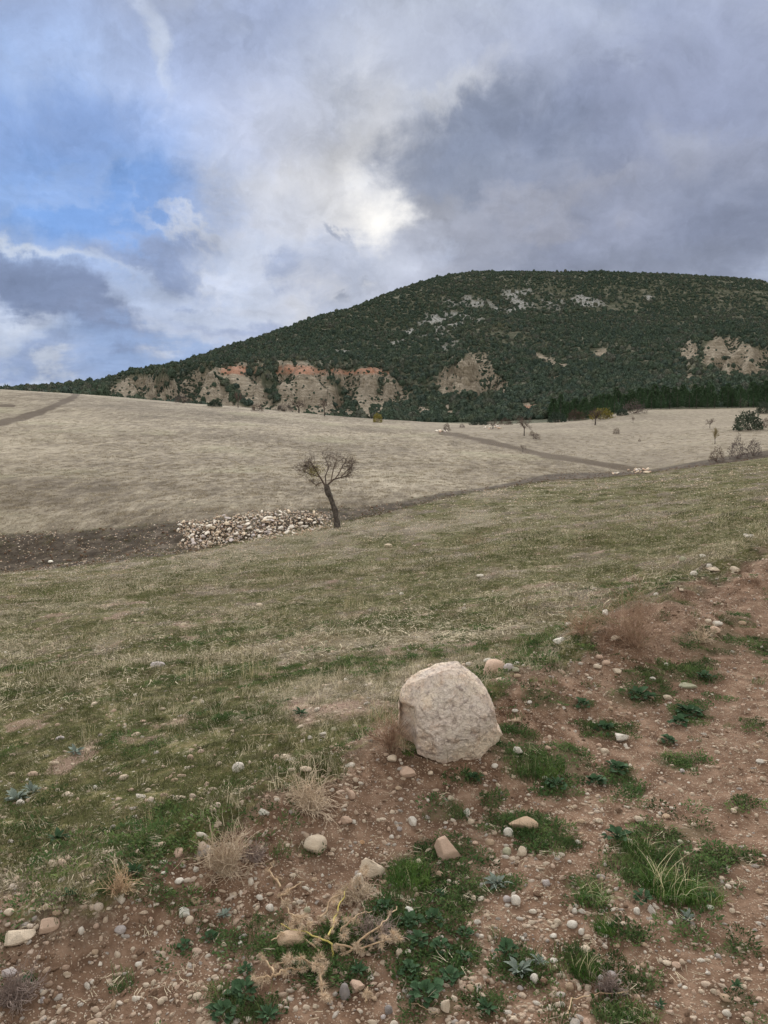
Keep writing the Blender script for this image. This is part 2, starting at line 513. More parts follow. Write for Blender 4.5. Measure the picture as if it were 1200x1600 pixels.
P_BARE = [
    [(165, 612), (200, 592), (240, 588), (245, 600), (270, 592), (345, 572), (385, 568), (392, 590), (402, 568), (425, 572), (430, 592), (436, 566), (470, 566), (500, 580), (530, 578), (560, 580), (568, 575), (600, 572), (615, 590), (640, 615),
     (640, 632), (600, 640), (590, 660), (450, 650), (300, 640), (160, 620)],
    [(683, 600), (690, 578), (712, 572), (730, 553), (760, 553), (768, 575), (780, 590), (800, 600), (790, 618), (760, 616), (690, 618)],
    [(830, 547), (850, 556), (886, 572), (884, 577), (850, 565), (832, 552)],
    [(1075, 532), (1090, 540), (1092, 560), (1075, 565), (1060, 555)],
    [(1100, 545), (1120, 522), (1150, 530), (1215, 560), (1215, 590), (1150, 590), (1120, 582), (1095, 560)],
    [(815, 632), (835, 628), (842, 640), (825, 645)], [(655, 640), (675, 640), (670, 650), (655, 650)], [(688, 632), (705, 632), (712, 648), (700, 652)],
    [(720, 630), (735, 632), (738, 644), (722, 642)], [(930, 548), (948, 545), (950, 556), (934, 556)], [(1075, 580), (1090, 590), (1100, 595), (1075, 588)],
    [(860, 588), (875, 590), (872, 598), (862, 596)],
]
P_GREENIN = [[(392, 570), (430, 570), (436, 600), (440, 632), (425, 632), (412, 610)], [(340, 590), (362, 600), (400, 640), (385, 640), (360, 625)], [(240, 598), (268, 600), (280, 590), (262, 610), (245, 612)],
             [(500, 585), (530, 590), (560, 640), (545, 640), (520, 605)], [(595, 585), (604, 600), (590, 620), (585, 600)]]
ROCKS = [(830, 462, 60, 22), (790, 478, 45, 12), (1010, 465, 12, 6), (700, 500, 60, 14), (640, 530, 80, 30), (570, 540, 70, 20), (900, 470, 60, 20), (730, 470, 40, 14)]


def masks(x, y, z):
    r = np.hypot(x, y)
    az = np.arctan2(x, y)
    aza = np.clip(az, AZ0, AZ1)
    px, py = project(x, y, z)
    front = (y > 0.7)
    n1 = fbm(x * 3, y * 3, o=4, s=101)
    d = polysdf(px, py, P_DIRT) * np.maximum(y, .5) / FPX      # metres, roughly
    dirt = sstep(-.10, .10, d + .22 * n1 * sstep(1, 3, r))
    dirt = np.where(front, dirt, 1.0) * sstep(45, 25, r)
    dp = polysdf(px, py, P_PATCH) * y / FPX
    patch = np.where(front, sstep(-.08, .08, dp + .12 * n1), 0)
    spots = sstep(.36, .50, fbm(x * 2.1 + 40, y * 1.3, o=4, s=117, rough=.6)) * sstep(3, 5, r) * sstep(45, 20, r) * (1 - dirt)
    patch = np.maximum(patch, .6 * spots)
    gr = np.zeros(x.shape)
    for (a, b, ra, rb) in GREEN:
        q = np.hypot((px - a) / ra, (py - b) / rb)
        gr = np.maximum(gr, sstep(1.35, .55, q))
    gr = sstep(.40, .85, gr + .75 * fbm(x * 11, y * 11, o=4, s=111, rough=.7))
    gr = np.where(front & (y < 12), gr, sstep(.25, .5, fbm(x * 2, y * 2, o=3, s=113)) * .8)
    gslope = sstep(-.30, .32, .6 * fbm(x * .8, y * .5, o=4, s=121) + .5 * fbm(x * 5, y * 4, o=4, s=123, rough=.7) + .19 - .06 * sstep(14, 34, r))
    green = np.where(dirt > .5, gr, gslope * (1 - patch))
    straw = sstep(.0, .5, fbm(x * .45 + 3, y * .8, o=4, s=131) + .3 * sstep(15, 40, r))
    streak = sstep(5, 0, np.abs(polysdf(px, py, [(0, 985), (0, 945), (250, 892), (420, 850), (430, 862), (260, 905)]) - 3)) * 0
    pale = np.where(front, sstep(-12, 8, polysdf(px, py, [(-200, 1030), (-200, 960), (0, 945), (140, 912), (330, 868), (520, 815), (640, 800), (600, 830), (420, 870), (230, 920), (0, 975)]) + 10 * fbm(x * .8, y * .8, o=3, s=135)), 0)
    straw = np.clip(straw * (1 - .6 * sstep(700, 950, px)), 0, 1)
    straw = np.maximum(straw, .8 * pale)
    # zones by survey line
    rG, rI, rL = line_r(6, aza), line_r(8, aza), line_r(11, aza)
    n2 = fbm(x * .12, y * .12, o=3, s=141)
    bank = sstep(rG * .985, rG * 1.01, r) * sstep(rI * 1.02, rI * .99, r + 1.2 * n2)
    field = sstep(rI * .99, rI * 1.015, r + 1.2 * n2) * sstep(rL * 1.06, rL * 1.02, r)
    hill = sstep(rL * 1.03, rL * 1.08, r)
    bare = np.zeros(x.shape)
    hs = r > 250
    if hs.any():
        X, Y, PX, PY = x[hs], y[hs], px[hs], py[hs]
        nn = 12 * fbm(X * .05, Y * .05, o=5, s=151, rough=.7) + 2
        b = np.full(X.shape, -99.0)
        for P in P_BARE:
            b = np.maximum(b, polysdf(PX, PY, P))
        for P in P_GREENIN:
            b = np.minimum(b, -polysdf(PX, PY, P) + 2)
        bb = sstep(-2.0, 3.0, b + nn * .7)
        bare[hs] = bb * (Y > 0)
    rock = np.zeros(x.shape)
    for (a, b, ra, rb) in ROCKS:
        rock = np.maximum(rock, sstep(1.3, .4, np.hypot((px - a) / ra, (py - b) / rb)))
    rock = rock * sstep(.0, .25, fbm(x * .035, y * .018, o=4, s=161, rough=.65)) * (y > 0)
    # worn tracks in the fields
    tr = np.zeros(x.shape)
    for P, w in (([(-30, 668), (40, 652), (85, 635), (112, 622), (120, 616)], 4.2), ([(690, 676), (760, 690), (860, 713), (940, 726), (1010, 736)], 4.0), ([(-40, 636), (20, 634)], 2)):
        dd, _ = segdist(px, py, P)
        tr = np.maximum(tr, .75 * sstep(w * 1.7, w * .2, dd + 3 * n2 + 1.5 * fbm(x * .5, y * .25, o=3, s=171)))
    tr = tr * (y > 20) * field
    second = np.where((px > 640) & (y > 60), sstep(-4, 4, polysdf(px, py, [(690, 680), (860, 716), (1010, 740), (1300, 740), (1300, 600), (640, 600), (600, 640), (640, 668)])), 0) * field
    return dict(dirt=dirt, patch=patch, green=green, straw=straw, bank=bank, field=field, hill=hill, bare=bare, rock=rock, track=tr, second=second, px=px, py=py, r=r)


# ------------------------------------------------------------------ object helpers
MAIN = bpy.data.collections.new('scene_objects')
scene.collection.children.link(MAIN)


def mesh_np(name, V, F, smooth=True):
    """mesh from arrays; F is (n,3) or (n,4) or a list"""
    me = bpy.data.meshes.new(name)
    if isinstance(F, np.ndarray):
        k = F.shape[1]
        me.vertices.add(len(V))
        me.vertices.foreach_set('co', np.asarray(V, np.float32).ravel())
        me.loops.add(F.size)
        me.loops.foreach_set('vertex_index', F.astype(np.int32).ravel())
        me.polygons.add(len(F))
        me.polygons.foreach_set('loop_start', (np.arange(len(F)) * k).astype(np.int32))
        me.polygons.foreach_set('loop_total', np.full(len(F), k, np.int32))
        me.update(calc_edges=True)
    else:
        me.from_pydata([tuple(v) for v in V], [], F)
    me.polygons.foreach_set('use_smooth', np.full(len(me.polygons), smooth, bool))
    me.update()
    return me


def link(name, me, parent=None, coll=None):
    o = bpy.data.objects.new(name, me)
    (coll or MAIN).objects.link(o)
    if parent:
        o.parent = parent
    return o


def tag(o, label=None, cat=None, group=None, kind=None):
    if label: o['label'] = label
    if cat: o['category'] = cat
    if group: o['group'] = group
    if kind: o['kind'] = kind
    return o


def mat_new(name):
    m = bpy.data.materials.new(name)
    m.use_nodes = True
    t = NT(m.node_tree)
    t.n.clear()
    b = t.node('ShaderNodeBsdfPrincipled')
    o = t.node('ShaderNodeOutputMaterial')
    t.l.new(b.outputs[0], o.inputs[0])
    b.inputs['Specular IOR Level'].default_value = 0.02
    b.inputs['Roughness'].default_value = 0.9
    return m, t, b


def bump(t, b, h, strength, dist):
    n = t.node('ShaderNodeBump', {'Height': h, 'Strength': strength, 'Distance': dist})
    t.l.new(n.outputs[0], b.inputs['Normal'])
    return n


def sc(c, k):
    return tuple(v * k for v in c)


# ------------------------------------------------------------------ ground materials
def ground_material():
    m, t, b = mat_new('near_ground')
    pos = t.node('ShaderNodeNewGeometry').outputs['Position']
    m1 = t.node('ShaderNodeAttribute', attribute_name='mask_near')
    s1 = t.node('ShaderNodeSeparateColor', {0: m1.outputs['Color']})
    dirt, green, straw = s1.outputs
    m2 = t.node('ShaderNodeAttribute', attribute_name='mask_far')
    s2 = t.node('ShaderNodeSeparateColor', {0: m2.outputs['Color']})
    bank, field, track = s2.outputs
    m3 = t.node('ShaderNodeAttribute', attribute_name='mask_more')
    s3 = t.node('ShaderNodeSeparateColor', {0: m3.outputs['Color']})
    patch, second, dist = s3.outputs
    na = t.noise(pos, 1.3, 6, .6)
    nb = t.noise(pos, 9.0, 6, .65)
    nc = t.noise(pos, 60.0, 5, .65)
    # earth with grit
    earth = t.cramp(nb, [(.34, (.066, .038, .024)), (.5, (.148, .093, .062)), (.66, (.25, .170, .120))])
    earth = t.mix(t.ramp(na, .4, .65, 0, .45), earth, (.140, .092, .064))
    g1 = t.voro(t.vmath('ADD', pos, t.vmath('SCALE', t.noise(pos, 40.0, 2, .6, out=1), scale=.02)), 110.0)
    c1 = t.voro(t.vmath('ADD', pos, t.vmath('SCALE', t.noise(pos, 40.0, 2, .6, out=1), scale=.02)), 110.0, out='Color')
    gsel = t.node('ShaderNodeSeparateColor', {0: c1}).outputs[0]
    grit = t.math('MULTIPLY', t.ramp(g1, .45, .22, 0, .75), t.ramp(gsel, .35, .75))
    gritc = t.mix(t.node('ShaderNodeSeparateColor', {0: c1}).outputs[1], (.30, .22, .165), (.58, .47, .36))
    earth = t.mix(grit, earth, gritc)
    # short turf
    moss = t.cramp(nb, [(.36, (.040, .040, .016)), (.5, (.082, .082, .030)), (.64, (.165, .140, .070))])
    dead = t.cramp(nc, [(.38, (.085, .068, .048)), (.5, (.18, .152, .112)), (.62, (.38, .335, .26))])
    brown = t.cramp(nc, [(.40, (.050, .040, .028)), (.62, (.165, .135, .098))])
    turf = t.mix(t.ramp(green, .15, .85), brown, moss)
    turf = t.mix(t.math('MULTIPLY', t.ramp(t.math('ADD', nc, t.math('MULTIPLY', straw, .20)), .56, .72), .75), turf, dead)
    # scattered pale chips
    g2 = t.voro(pos, 22.0)
    c2 = t.node('ShaderNodeSeparateColor', {0: t.voro(pos, 22.0, out='Color')}).outputs
    chip = t.math('MULTIPLY', t.ramp(g2, .26, .2), t.ramp(c2[0], .84, .88))
    turf = t.mix(chip, turf, (.40, .36, .29))
    col = t.mix(dirt, turf, t.mix(t.math('MULTIPLY', green, .45), earth, (.065, .065, .035)))
    col = t.mix(t.math('MULTIPLY', patch, .9), col, t.mix(nc, (.17, .105, .078), (.30, .205, .165)))
    # dark earth bank of the gully
    nd = t.noise(pos, 1.1, 10, .85)
    bk = t.cramp(nd, [(.38, (.030, .024, .018)), (.5, (.062, .050, .039)), (.62, (.15, .125, .098))])
    col = t.mix(bank, col, bk)
    # stubble field, sown in rows across the view
    st = t.vmath('MULTIPLY', pos, (.40, .13, .4))
    r1 = t.noise(st, 1.2, 8, .85)
    r2 = t.noise(t.vmath('MULTIPLY', pos, (.9, .30, 1.0)), 1.6, 7, .85)
    r3 = t.noise(pos, .022, 4, .6)
    r4 = t.noise(pos, 7.0, 3, .8)
    hh = t.math('ADD', t.math('ADD', t.math('MULTIPLY', r1, .40), t.math('MULTIPLY', r2, .32)), t.math('MULTIPLY', r4, .28))
    hh = t.math('ADD', hh, t.math('MULTIPLY', t.math('SUBTRACT', r3, .5), .30))
    fld = t.cramp(hh, [(.42, (.070, .056, .040)), (.475, (.135, .113, .083)), (.525, (.225, .195, .146)), (.60, (.35, .31, .24))])
    gsub = t.ramp(t.noise(pos, .045, 4, .6), .52, .68, 0, .35)
    fld = t.mix(gsub, fld, (.16, .16, .09))
    fld2 = t.mix(.55, fld, t.cramp(t.noise(pos, .9, 6, .7), [(.38, (.13, .11, .085)), (.62, (.29, .255, .20))]))
    fld = t.mix(second, fld, fld2)
    fld = t.mix(t.ramp(track, .05, .5, 0, .9), fld, (.062, .046, .032))
    col = t.mix(field, col, fld)
    t.l.new(col, b.inputs['Base Color'])
    bh = t.math('ADD', t.math('MULTIPLY', nb, .6), t.math('ADD', t.math('MULTIPLY', nc, .25), t.math('MULTIPLY', grit, .25)))
    bump(t, b, bh, .8, .03)
    return m


def hill_material():
    m, t, b = mat_new('hill_ground')
    pos = t.node('ShaderNodeNewGeometry').outputs['Position']
    m1 = t.node('ShaderNodeAttribute', attribute_name='mask_near')
    bare, rock, red = t.node('ShaderNodeSeparateColor', {0: m1.outputs['Color']}).outputs
    n1 = t.noise(pos, .12, 6, .7)
    n2 = t.noise(pos, .5, 5, .7)
    st = t.noise(t.vmath('MULTIPLY', pos, (.05, .05, .9)), 1.0, 5, .65)
    floor = t.cramp(n1, [(.36, (.055, .062, .042)), (.52, (.082, .086, .058)), (.68, (.19, .18, .145))])
    pale = t.cramp(t.math('ADD', t.math('MULTIPLY', n2, .6), t.math('MULTIPLY', st, .4)), [(.38, (.11, .090, .066)), (.5, (.21, .178, .132)), (.64, (.36, .315, .245))])
    pale = t.mix(t.ramp(t.math('ADD', red, t.math('MULTIPLY', n1, 1.4)), 1.35, 1.75, 0, .8), pale, (.33, .155, .095))
    pale = t.mix(t.ramp(t.noise(t.vmath('MULTIPLY', pos, (1, 1, .15)), .14, 5, .7), .5, .66, 0, .5), pale, (.13, .115, .09))
    col = t.mix(bare, floor, pale)
    col = t.mix(t.math('MULTIPLY', rock, t.ramp(n2, .42, .55)), col, (.33, .33, .325))
    t.l.new(col, b.inputs['Base Color'])
    bump(t, b, n2, 1.0, 1.5)
    return m


M_GROUND = ground_material()
M_HILL = hill_material()


def build_terrain():
    fine = np.linspace(-.82, .82, 540)
    coarse = np.concatenate([np.linspace(-math.pi, -.85, 50), fine, np.linspace(.85, math.pi, 50)[:-1]])
    az = coarse
    rr = np.concatenate([[.12, .4], np.exp(np.linspace(math.log(.8), math.log(12), 420)), np.exp(np.linspace(math.log(12.1), math.log(300), 420)),
                         np.exp(np.linspace(math.log(301.5), math.log(1200), 330)), np.exp(np.linspace(math.log(1220), math.log(7000), 30))])
    na, nr = len(az), len(rr)
    A, Q = np.meshgrid(az, rr, indexing='ij')
    X, Y = (np.sin(A) * Q).ravel(), (np.cos(A) * Q).ravel()
    Z = terrain(X, Y)
    M = masks(X, Y, Z)
    V = np.stack([X, Y, Z], 1)
    i = np.arange(na)
    j = np.arange(nr - 1)
    I, J = np.meshgrid(i, j, indexing='ij')
    I2 = (I + 1) % na
    F = np.stack([I * nr + J, I2 * nr + J, I2 * nr + J + 1, I * nr + J + 1], -1).reshape(-1, 4)
    # centre cap
    cap_r = np.arange(na) * nr
    # vertex normals
    G = V.reshape(na, nr, 3)
    da = np.roll(G, -1, 0) - np.roll(G, 1, 0)
    dr = np.gradient(G, axis=1)
    N = np.cross(da, dr)
    N /= np.maximum(np.linalg.norm(N, axis=2, keepdims=True), 1e-12)
    N = np.where(N[..., 2:3] < 0, -N, N).reshape(-1, 3)
    # class of each face
    c = np.zeros(len(V), int)                       # 0 grass slope
    c[M['dirt'] > .5] = 1
    c[M['bank'] > .5] = 2
    c[M['field'] > .5] = 3
    c[M['hill'] > .5] = 4
    fc = np.max(c[F], axis=1)
    red = sstep(20, 2, np.abs(M['py'] - 578)) * sstep(330, 350, M['px']) * sstep(660, 600, M['px']) + sstep(10, 0, np.abs(M['py'] - 636)) * sstep(720, 730, M['px']) + sstep(8, 2, np.abs(M['px'] - 732)) * .0
    for k, name in enumerate(['grass_slope', 'dirt_track', 'gully_bank', 'stubble_field', 'hillside']):
        f = F[fc == k]
        used = np.unique(f)
        remap = np.zeros(len(V), int)
        remap[used] = np.arange(len(used))
        me = mesh_np(name, V[used], remap[f])
        if k < 4:
            sets = {'mask_near': ('dirt', 'green', 'straw'), 'mask_far': ('bank', 'field', 'track'), 'mask_more': ('patch', 'second', 'hill')}
            me.materials.append(M_GROUND)
        else:
            M['red'] = red
            sets = {'mask_near': ('bare', 'rock', 'red')}
            me.materials.append(M_HILL)
        for an, ch in sets.items():
            at = me.attributes.new(an, 'FLOAT_COLOR', 'POINT')
            at.data.foreach_set('color', np.stack([M[q][used] for q in ch] + [np.ones(len(used))], 1).astype(np.float32).ravel())
        me.normals_split_custom_set_from_vertices([tuple(n) for n in N[used].tolist()])
        tag(link(name, me), kind='structure')


build_terrain()


def ground_at(px, py):
    return hit(px, py, terrain)


def scale_at(px, py, p):
    """metres per photograph pixel at a point"""
    depth = p[1] * math.cos(PITCH) - (p[2] - EYE) * math.sin(PITCH)
    return depth / FPX

# ------------------------------------------------------------------ scattering
def scatter(name, protos, P, rot, scl, pid, tint, mat_attr=None):
    """one object that repeats the small prototypes over many points"""
    col = bpy.data.collections.new(name + '_prototypes')
    for k, me in enumerate(protos):
        o = bpy.data.objects.new('%s_shape' % name, me)
        col.objects.link(o)
    me = bpy.data.meshes.new(name)
    n = len(P)
    me.vertices.add(n)
    me.vertices.foreach_set('co', np.asarray(P, np.float32).ravel())
    for an, typ, key, arr in (('rot', 'FLOAT_VECTOR', 'vector', rot), ('scl', 'FLOAT_VECTOR', 'vector', scl), ('pid', 'INT', 'value', pid), ('tint', 'FLOAT', 'value', tint)):
        a = me.attributes.new(an, typ, 'POINT')
        a.data.foreach_set(key, np.asarray(arr, np.int32 if typ == 'INT' else np.float32).ravel())
    o = link(name, me)
    ng = bpy.data.node_groups.new(name + '_scatter', 'GeometryNodeTree')
    ng.interface.new_socket('Geometry', in_out='INPUT', socket_type='NodeSocketGeometry')
    ng.interface.new_socket('Geometry', in_out='OUTPUT', socket_type='NodeSocketGeometry')
    gi, go = ng.nodes.new('NodeGroupInput'), ng.nodes.new('NodeGroupOutput')
    ci = ng.nodes.new('GeometryNodeCollectionInfo')
    ci.inputs['Collection'].default_value = col
    ci.inputs['Separate Children'].default_value = True
    ci.inputs['Reset Children'].default_value = True
    iop = ng.nodes.new('GeometryNodeInstanceOnPoints')
    iop.inputs['Pick Instance'].default_value = True
    L = ng.links
    L.new(gi.outputs[0], iop.inputs['Points'])
    L.new(ci.outputs[0], iop.inputs['Instance'])
    for an, typ, sock in (('rot', 'FLOAT_VECTOR', 'Rotation'), ('scl', 'FLOAT_VECTOR', 'Scale'), ('pid', 'INT', 'Instance Index')):
        na = ng.nodes.new('GeometryNodeInputNamedAttribute')
        na.data_type = typ
        na.inputs['Name'].default_value = an
        L.new(na.outputs[0], iop.inputs[sock])
    L.new(iop.outputs[0], go.inputs[0])
    md = o.modifiers.new('scatter', 'NODES')
    md.node_group = ng
    tag(o, kind='stuff')
    return o


def polar_points(n, r0, r1, az0=-.56, az1=.56, power=0.0):
    """points in the view's wedge; power 0 = even per log-distance, 2 = even per area"""
    az = rng.uniform(az0, az1, n)
    u = rng.uniform(0, 1, n)
    if power == 0:
        r = np.exp(np.log(r0) + u * (np.log(r1) - np.log(r0)))
    else:
        r = (r0 ** power + u * (r1 ** power - r0 ** power)) ** (1 / power)
    return np.sin(az) * r, np.cos(az) * r


def slope_tilt(x, y, e=.05):
    zx = (terrain(x + e, y) - terrain(x - e, y)) / (2 * e)
    zy = (terrain(x, y + e) - terrain(x, y - e)) / (2 * e)
    return np.arctan(zy), -np.arctan(zx)


# ------------------------------------------------------------------ plant and stone materials
def tint_node(t):
    return t.node('ShaderNodeAttribute', attribute_name='tint', attribute_type='INSTANCER').outputs['Fac']


def blade_material(name, fresh, dry, rough=.7, trans=.25, vary=.35):
    m, t, b = mat_new(name)
    info = t.node('ShaderNodeObjectInfo').outputs['Random']
    ti = tint_node(t)
    pos = t.node('ShaderNodeNewGeometry').outputs['Position']
    n = t.noise(pos, 14.0, 2, .6)
    f = t.math('ADD', ti, t.math('MULTIPLY', t.math('SUBTRACT', n, .5), .7), clamp=True)
    c = t.mix(f, fresh, dry)
    g = t.ramp(info, 0, 1, 1 - vary, 1 + vary, False)
    c = t.vmath('SCALE', c, scale=g)
    t.l.new(c, b.inputs['Base Color'])
    b.inputs['Roughness'].default_value = rough
    if trans:
        tr = t.node('ShaderNodeBsdfTranslucent', {'Color': c})
        mx = t.node('ShaderNodeMixShader', {0: trans})
        t.l.new(b.outputs[0], mx.inputs[1])
        t.l.new(tr.outputs[0], mx.inputs[2])
        out = [q for q in t.n if q.type == 'OUTPUT_MATERIAL'][0]
        t.l.new(mx.outputs[0], out.inputs[0])
    return m


def plain_leaf(name, a, bcol, scale=30.0, rough=.7, spec=.04):
    m, t, b = mat_new(name)
    tc = t.node('ShaderNodeTexCoord').outputs['Object']
    n = t.noise(tc, scale, 3, .6)
    info = t.node('ShaderNodeObjectInfo').outputs['Random']
    c = t.mix(t.ramp(n, .35, .65), a, bcol)
    c = t.vmath('SCALE', c, scale=t.ramp(info, 0, 1, .8, 1.2, False))
    t.l.new(c, b.inputs['Base Color'])
    b.inputs['Roughness'].default_value = rough
    b.inputs['Specular IOR Level'].default_value = spec
    return m


def stone_material(name, mode):
    m, t, b = mat_new(name)
    tc = t.node('ShaderNodeTexCoord').outputs['Object']
    oi = t.node('ShaderNodeObjectInfo')
    off = t.vmath('SCALE', (3.1, 7.7, 5.3), scale=oi.outputs['Random'])
    p = t.vmath('ADD', tc, t.vmath('SCALE', off, scale=3.0))
    n1 = t.noise(p, 2.2, 5, .6)
    n2 = t.noise(p, 9.0, 5, .7)
    n3 = t.noise(p, 34.0, 3, .7)
    if mode == 'color':
        c = oi.outputs['Color']
    else:
        c = t.cramp(oi.outputs['Random'], [(0, (.60, .46, .35)), (.2, (.70, .58, .45)), (.38, (.50, .36, .27)), (.55, (.74, .63, .50)), (.7, (.60, .43, .33)), (.85, (.84, .77, .66)), (.95, (.46, .41, .37))])
    dirt = (.20, .125, .09)
    col = t.mix(t.ramp(n1, .42, .66, 0, .35), c, t.vmath('MULTIPLY', c, (.82, .76, .70)))
    col = t.mix(t.ramp(n2, .55, .72, 0, .4), col, t.vmath('MULTIPLY', c, (1.15, 1.13, 1.08)))
    col = t.mix(t.ramp(n3, .58, .72, 0, .4), col, t.vmath('MULTIPLY', c, (.55, .5, .47)))
    z = t.node('ShaderNodeSeparateXYZ', {0: tc}).outputs[2]
    soil = t.ramp(t.math('ADD', z, t.math('MULTIPLY', n2, .5)), -.02, -.40, 0, .7)
    col = t.mix(soil, col, dirt)
    t.l.new(col, b.inputs['Base Color'])
    b.inputs['Roughness'].default_value = .85
    bump(t, b, t.math('ADD', n2, t.math('MULTIPLY', n3, .4)), .7, .05)
    return m


M_TURF = blade_material('turf_blades', (.066, .080, .028), (.25, .21, .135), .7, .25, .6)
M_STRAW = blade_material('straw', (.62, .55, .40), (.36, .31, .23), .8, .15, .3)
M_STUBBLE = blade_material('stubble', (.34, .295, .22), (.20, .17, .125), .8, .1, .3)
M_WEED = blade_material('weed_leaves', (.045, .088, .032), (.12, .155, .055), .7, .25, .5)
M_STONE = stone_material('stone', 'color')
M_PEBBLE = stone_material('pebble', 'random')
M_STEM = plain_leaf('dry_stems', (.32, .22, .14), (.50, .38, .25), 25)
M_SPINE = plain_leaf('dry_spines', (.42, .31, .22), (.60, .49, .36), 12)
M_YSTEM = plain_leaf('yellow_stem', (.42, .36, .10), (.50, .42, .16), 12)
M_ROSETTE = plain_leaf('rosette_leaf', (.026, .056, .026), (.050, .090, .045), 14, .85, .06)
M_GREYLEAF = plain_leaf('grey_leaf', (.11, .14, .115), (.19, .22, .185), 14, .9)
M_BARK = plain_leaf('bark', (.050, .043, .038), (.125, .108, .095), 9, .95)
M_TWIG = plain_leaf('twigs', (.085, .062, .056), (.155, .118, .10), 3, .95)
M_OLIVE = plain_leaf('olive_leaf', (.15, .14, .035), (.24, .20, .06), 3)
def crown_material():  # lighter, greyed bluish tones put the hill's haze into the leaf colour
    m, t, b = mat_new('evergreen_leaf')
    oi = t.node('ShaderNodeObjectInfo')
    rnd, loc = oi.outputs['Random'], oi.outputs['Location']
    n = t.noise(loc, .012, 4, .6)
    c = t.cramp(t.math('ADD', t.math('MULTIPLY', rnd, .6), t.math('MULTIPLY', t.math('SUBTRACT', n, .3), 1.0)),
                [(.1, (.044, .064, .052)), (.35, (.062, .086, .060)), (.5, (.054, .076, .064)), (.65, (.080, .098, .068)), (.8, (.090, .096, .082)), (.95, (.112, .120, .080))])
    tc = t.node('ShaderNodeTexCoord').outputs['Object']
    c = t.vmath('SCALE', c, scale=t.ramp(t.noise(tc, 2.5, 2), .35, .65, .7, 1.35, False))
    t.l.new(c, b.inputs['Base Color'])
    return m


M_CROWN = crown_material()
M_PINE = plain_leaf('pine_needles', (.040, .074, .040), (.075, .118, .058), .5, .85)
M_GREYBUSH = plain_leaf('grey_bush_twigs', (.11, .085, .085), (.19, .155, .145), .6, .9)
M_BROWNBUSH = plain_leaf('brown_bush_twigs', (.07, .045, .04), (.13, .09, .07), .6, .9)
M_YELLOWLEAF = plain_leaf('yellowing_leaf', (.16, .12, .045), (.22, .18, .07), .6, .9)


# ------------------------------------------------------------------ shapes
def ico(sub):
    import bmesh
    bm = bmesh.new()
    bmesh.ops.create_icosphere(bm, subdivisions=sub, radius=1.0)
    V = np.array([v.co[:] for v in bm.verts])
    F = np.array([[v.index for v in f.verts] for f in bm.faces])
    bm.free()
    return V, F


ICO = {k: ico(k) for k in (1, 2, 3, 4)}
ICO[6] = ico(7)


def rock_shape(seed, sub=3, kind='round', sx=1, sy=.8, sz=.6):
    V, F = ICO[sub]
    V = V.copy()
    r = np.random.default_rng(seed)
    s = seed * 13.7
    if kind == 'round':
        V *= (1 + .16 * fbm(V[:, 0] * .9 + s, V[:, 1] * .9, V[:, 2] * .9, o=2, s=seed))[:, None]
        for k in range(4):
            n = r.normal(size=3); n /= np.linalg.norm(n)
            V -= np.outer(np.maximum(0, V @ n - r.uniform(.6, .85)) * .8, n)
        V *= (1 + .05 * fbm(V[:, 0] * 4 + s, V[:, 1] * 4, V[:, 2] * 4, o=2, s=seed + 9))[:, None]
    else:
        nn = 11 if kind == 'angular' else 8
        for k in range(nn):
            n = r.normal(size=3)
            n /= np.linalg.norm(n)
            d = r.uniform(.42, .72)
            V -= np.outer(np.maximum(0, V @ n - d) * .98, n)
        V *= (1 + .09 * fbm(V[:, 0] * 2 + s, V[:, 1] * 2, V[:, 2] * 2, o=4, s=seed, rough=.6))[:, None]
    V *= np.array([sx, sy, sz])
    return V, F


def leaf_quads(cen, nrm_dir, size, width, jitter=.5):
    """independent leaf-like quads: base point, outward direction, length and width arrays"""
    n = len(cen)
    d = nrm_dir / np.maximum(np.linalg.norm(nrm_dir, axis=1, keepdims=True), 1e-9)
    a = rng.normal(size=(n, 3))
    side = np.cross(d, a)
    side /= np.maximum(np.linalg.norm(side, axis=1, keepdims=True), 1e-9)
    L = size[:, None]
    Wd = width[:, None]
    v0 = cen
    v1 = cen + d * L * .5 + side * Wd * .5
    v2 = cen + d * L
    v3 = cen + d * L * .5 - side * Wd * .5
    V = np.stack([v0, v1, v2, v3], 1).reshape(-1, 3)
    F = np.arange(4 * n).reshape(n, 4)
    return V, F


def join(parts):
    Vs, Fs, k = [], [], 0
    for V, F in parts:
        F = np.asarray(F)
        if F.shape[1] == 3:
            F = np.concatenate([F, F[:, 2:3]], 1)
            # quads with a doubled corner are turned back into triangles below
        Vs.append(V)
        Fs.append(F + k)
        k += len(V)
    return np.concatenate(Vs), np.concatenate(Fs)


def to_tris(F):
    F = np.asarray(F)
    if F.shape[1] == 3:
        return F
    t1 = F[:, [0, 1, 2]]
    t2 = F[:, [0, 2, 3]]
    t2 = t2[t2[:, 1] != t2[:, 2]]
    return np.concatenate([t1, t2])


